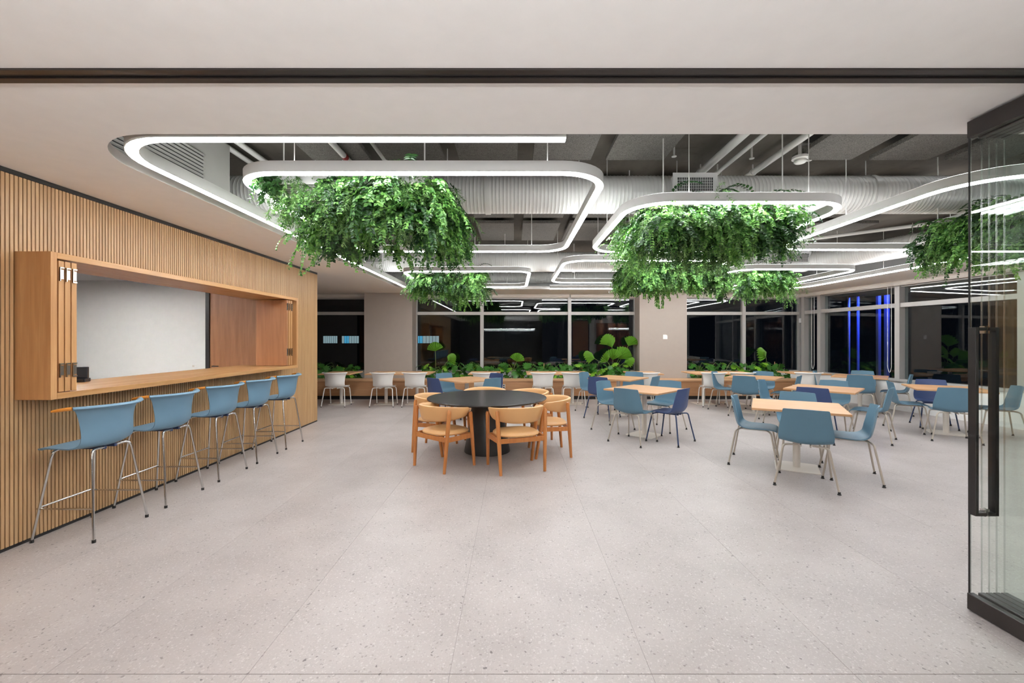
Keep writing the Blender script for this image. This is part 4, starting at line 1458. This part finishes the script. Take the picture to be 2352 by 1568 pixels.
# ------------------------------------------------------------------ planter plants
def monstera_mesh(seed, mat):
    rg = random.Random(seed)
    m = MB()
    L = 0.20
    # petiole
    # leaf outline in local frame: base at origin, tip +x, normal +z
    ang = []
    N = 26
    pts = []
    for i in range(N + 1):
        a = -math.pi + 2 * math.pi * i / N
        r = 0.5 * (1 + 0.25 * math.cos(a)) * (1 - 0.45 * math.exp(-((abs(a) - math.pi) / 0.35) ** 2))
        if 0.4 < abs(a) < 2.5 and i % 3 == 1:
            r *= 0.62
        pts.append((0.42 + r * math.cos(a), r * 0.92 * math.sin(a)))
    def zf(x, y):
        return -0.35 * (x - 0.35) ** 2 * (1 if x > 0.35 else 0.3) - 0.30 * y * y + 0.05 * abs(y)
    vs = [(0.42 * L, 0, zf(0.42, 0) * L)] + [(x * L, y * L, zf(x, y) * L) for x, y in pts]
    m.add(vs, [(0, i + 1, i + 2) for i in range(N)])
    return m.mesh('leaf', mat, True, 80)
leafmeshes = [monstera_mesh(1, 'monstera'), monstera_mesh(2, 'monstera'), monstera_mesh(3, 'monstera_young')]
def place_leaf(parent, me, p, az, tilt, roll, s):
    o = link('leaf', me, parent, p)
    o.rotation_mode = 'XYZ'
    o.rotation_euler = (Matrix.Rotation(az, 3, 'Z') @ Matrix.Rotation(tilt, 3, 'Y') @ Matrix.Rotation(roll, 3, 'X')).to_euler()
    o.scale = (s, s, s)
    return o
def monstera(x, y, seed, lab):
    rg = random.Random(seed)
    t = empty('monstera_plant', (x, y, 0.42), label=lab, cat='plant', group='monstera plants in the bench planter')
    st_ = MB()
    for i in range(rg.randint(18, 22)):
        az = rg.uniform(0, 6.283)
        if rg.random() < 0.45:
            az = rg.uniform(-2.9, -0.2)
        h_ = rg.uniform(0.08, 0.50)
        rr = rg.uniform(0.06, 0.22)
        px, py, pz = rr * math.cos(az), min(rr * math.sin(az) * 0.8, 0.04), h_
        me = leafmeshes[2] if rg.random() < 0.12 else leafmeshes[rg.randint(0, 1)]
        place_leaf(t, me, (px, py, pz), az + rg.uniform(-.5, .5), rg.uniform(0.15, 1.0), rg.uniform(-.4, .4), rg.uniform(0.75, 1.3))
        st_.tube(smoothpath([(px * 0.1, py * 0.1, -0.01), (px * 0.35, py * 0.35, pz * 0.7), (px, py, pz)], 2), 0.004, 5)
    st_.build('petioles', 'petiole', t, True)
mlabs = {}
zones = [(-5.35, -4.2, 3, 'left of the first pillar'), (-2.45, 3.15, 15, 'between the two pillars'), (4.8, 7.3, 7, 'right of the second pillar')]
for a, b, n, w_ in zones:
    for i in range(n):
        x = a + (b - a) * (i + 0.5) / n + rnd.uniform(-.05, .05)
        monstera(x, 11.62 + rnd.uniform(-.05, .04), 100 + int(x * 37), 'leafy monstera %s, %s from the left in the bench planter' % (w_, (ordn + ['eleventh', 'twelfth', 'thirteenth', 'fourteenth', 'fifteenth'])[i]))

def fan_leaf(rad, spread, n):
    m = MB()
    vs = [(0, 0, 0)]
    for k_ in range(2 * n + 1):
        a = R(-spread / 2 + spread * k_ / (2 * n))
        r = rad * (1.0 - 0.10 * abs(a) / R(spread / 2)) * (1.0 if k_ % 2 else 0.985)
        z = 0.022 * rad / 0.22 * (1 if k_ % 2 else -1) - 0.22 * rad * (1 - math.cos(a)) * 0.5
        vs.append((r * 0.55 * math.cos(a), r * 0.55 * math.sin(a), z * 0.55 + 0.02))
    o = len(vs)
    for k_ in range(2 * n + 1):
        a = R(-spread / 2 + spread * k_ / (2 * n))
        r = rad * (1.0 - 0.10 * abs(a) / R(spread / 2)) * (1.0 if k_ % 2 else 0.975)
        z = 0.024 * rad / 0.22 * (1 if k_ % 2 else -1) - 0.20 * rad * (1 - math.cos(a)) - 0.03
        vs.append((r * math.cos(a), r * math.sin(a), z))
    fs = []
    for k_ in range(2 * n):
        fs.append((0, 1 + k_, 2 + k_))
        fs.append((1 + k_, o + k_, o + k_ + 1, 2 + k_))
    return m.add(vs, fs).mesh('fan_leaf', 'palm', False)
fm_ = [fan_leaf(0.25, 200, 14), fan_leaf(0.25, 150, 11), fan_leaf(0.25, 110, 9)]
def fan_palm(x, y, leaves, lab, trunk=0.0):
    t = empty('fan_palm', (x, y, 0.42), label=lab, cat='plant', group='fan palms in the bench planter')
    if trunk:
        MB().tube([(0, 0, -0.02), (0.01, 0, trunk * 0.5), (0, 0, trunk)], [0.045, 0.035, 0.03], 10).build('trunk', 'trunk', t, True)
    for (lx, ly, lz, dx, dy, dz, nx, ny, nz, s, k_) in leaves:
        # leaf axis d, normal hint n
        d = Vector((dx, dy, dz)).normalized()
        nn = Vector((nx, ny, nz))
        nn = (nn - d * nn.dot(d)).normalized()
        yy = nn.cross(d)
        o = link('fan_leaf', fm_[k_], t, (lx, ly, lz))
        o.rotation_euler = Matrix((d, yy, nn)).transposed().to_euler()
        o.scale = (s, s, s)
        inv = Matrix((d, yy, nn)) 
        b = Vector((0, 0, trunk * 0.9)) - Vector((lx, ly, lz))
        mid = b * 0.5 + Vector((0, 0, 0.02))
        pp = [tuple(inv @ q / s) for q in (b, mid, Vector((0, 0, 0)))]
        MB().tube(smoothpath(pp, 4), 0.006 / s, 6).build('petiole', 'petiole', o, True)
# (leaf base x, y, z relative to soil level; direction; facing)
fan_palm(-2.10, 11.62, [(-0.02, -0.02, 0.78, -0.12, -0.05, 1, 0.1, -1, 0.15, 1.02, 1), (0.32, -0.04, 0.52, 0.75, -0.1, 0.62, -0.5, -0.7, 0.5, 1.05, 1)],
         'fan palm with two upright leaves beside the first pillar')
fan_palm(-0.10, 11.62, [(0.18, -0.03, 0.50, 0.25, -0.1, 1, 0.1, -1, 0.1, 0.95, 1)], 'fan palm with a single leaf near the middle window')
fan_palm(2.70, 11.60, [(-0.04, 0.02, 0.88, -0.35, 0.1, 1, 0.5, -0.8, 0.2, 1.6, 2), (-0.52, -0.05, 0.58, -0.7, -0.2, 0.35, -0.3, -0.6, 0.8, 1.35, 2),
                       (-0.05, -0.10, 0.55, 0.1, -0.4, 0.9, 0.0, -1, 0.3, 1.25, 2), (0.12, -0.05, 0.58, 0.6, -0.1, 0.7, -0.3, -0.9, 0.4, 1.5, 2),
                       (0.40, 0.02, 0.92, 0.45, 0, 0.9, -0.5, -0.8, 0.2, 1.2, 2), (-0.20, -0.14, 0.50, -0.35, -0.5, 0.6, -0.1, -0.8, 0.5, 1.1, 2),
                       (0.25, -0.12, 0.48, 0.8, -0.4, 0.35, 0.1, -0.6, 0.8, 1.15, 2)], 'big many-leaved fan palm left of the second pillar', 0.22)
fan_palm(6.88, 11.58, [(-0.10, -0.04, 0.62, -0.65, -0.1, 0.72, 0.5, -0.75, 0.4, 1.25, 1)], 'fan palm with one tilted leaf at the corner window')

for x, h_, lab in ((-4.73, 0.42, 'thin wooden plant stake left of the first pillar'), (0.80, 0.46, 'thin wooden plant stake behind the middle bench tables'),
                   (1.82, 0.44, 'thin wooden plant stake beside the big fan palm'), (6.98, 0.50, 'thin wooden plant stake near the window corner')):
    tag(MB().tube([(0, 0, -0.02), (0.01, 0, h_)], [0.010, 0.008], 8).build('plant_stake', 'bench_top', None, True, loc=(x, 11.50, 0.42)), lab, 'stake', 'plant stakes in the planter')

# ------------------------------------------------------------------ night outside
ob = empty('office_building', (-8, 30, -6), label='dark office block outside with a row of lit windows', cat='building')
MB().box(-14, 10, 0, 6, -2, 14).build('facade', 'night', ob)
M['lit'] = emit('lit_window', (0.45, 0.62, 0.68, 1), 0.22)
M['litblue'] = emit('lit_window_blue', (0.08, 0.45, 0.75, 1), 0.30)
for x0_, x1_ in ((-13.3, -12.3), (-12.0, -10.8), (-6.8, -5.2)):
    n = 7
    for i in range(n):
        a = x0_ + (x1_ - x0_) * i / n
        b = a + (x1_ - x0_) / n - 0.03
        MB().box(a + 8, b + 8, -0.02, 0.0, 7.25, 7.75).build('lit_window', 'litblue' if (x0_ == -12.0 and i in (1, 2)) or (x0_ == -6.8 and i < 2) else 'lit', ob)
for i, (x, y, r, zt_) in enumerate(((14.06, 18.0, 0.028, 3.27), (14.44, 18.0, 0.032, 3.50), (13.17, 15.5, 0.05, 3.85), (13.47, 15.5, 0.055, 3.85))):
    t = empty('light_fin', (x, y, -2), label='blue-lit vertical fin outside the right window, %s from left' % ordn[i], cat='fin', group='blue fins outside')
    MB().box(-r, r, -r, r, 0, zt_ + 2).build('post', 'white', t)
    MB().box(-0.03, 0.03, -r - 0.8, r, zt_ + 2, zt_ + 2.05).build('lamp_cap', 'black', t)
    ld = bpy.data.lights.new('blue_spot', 'SPOT')
    ld.energy = 60
    ld.color = (0.03, 0.07, 1.0)
    ld.spot_size = R(100)
    ld.spot_blend = 0.6
    ld.shadow_soft_size = 0.02
    lo = bpy.data.objects.new('blue_spot', ld)
    COL.objects.link(lo)
    lo.parent = t
    lo.location = (-0.2, -r - 0.75, zt_ + 1.96)
    lo.rotation_euler = (R(34), 0, 0)
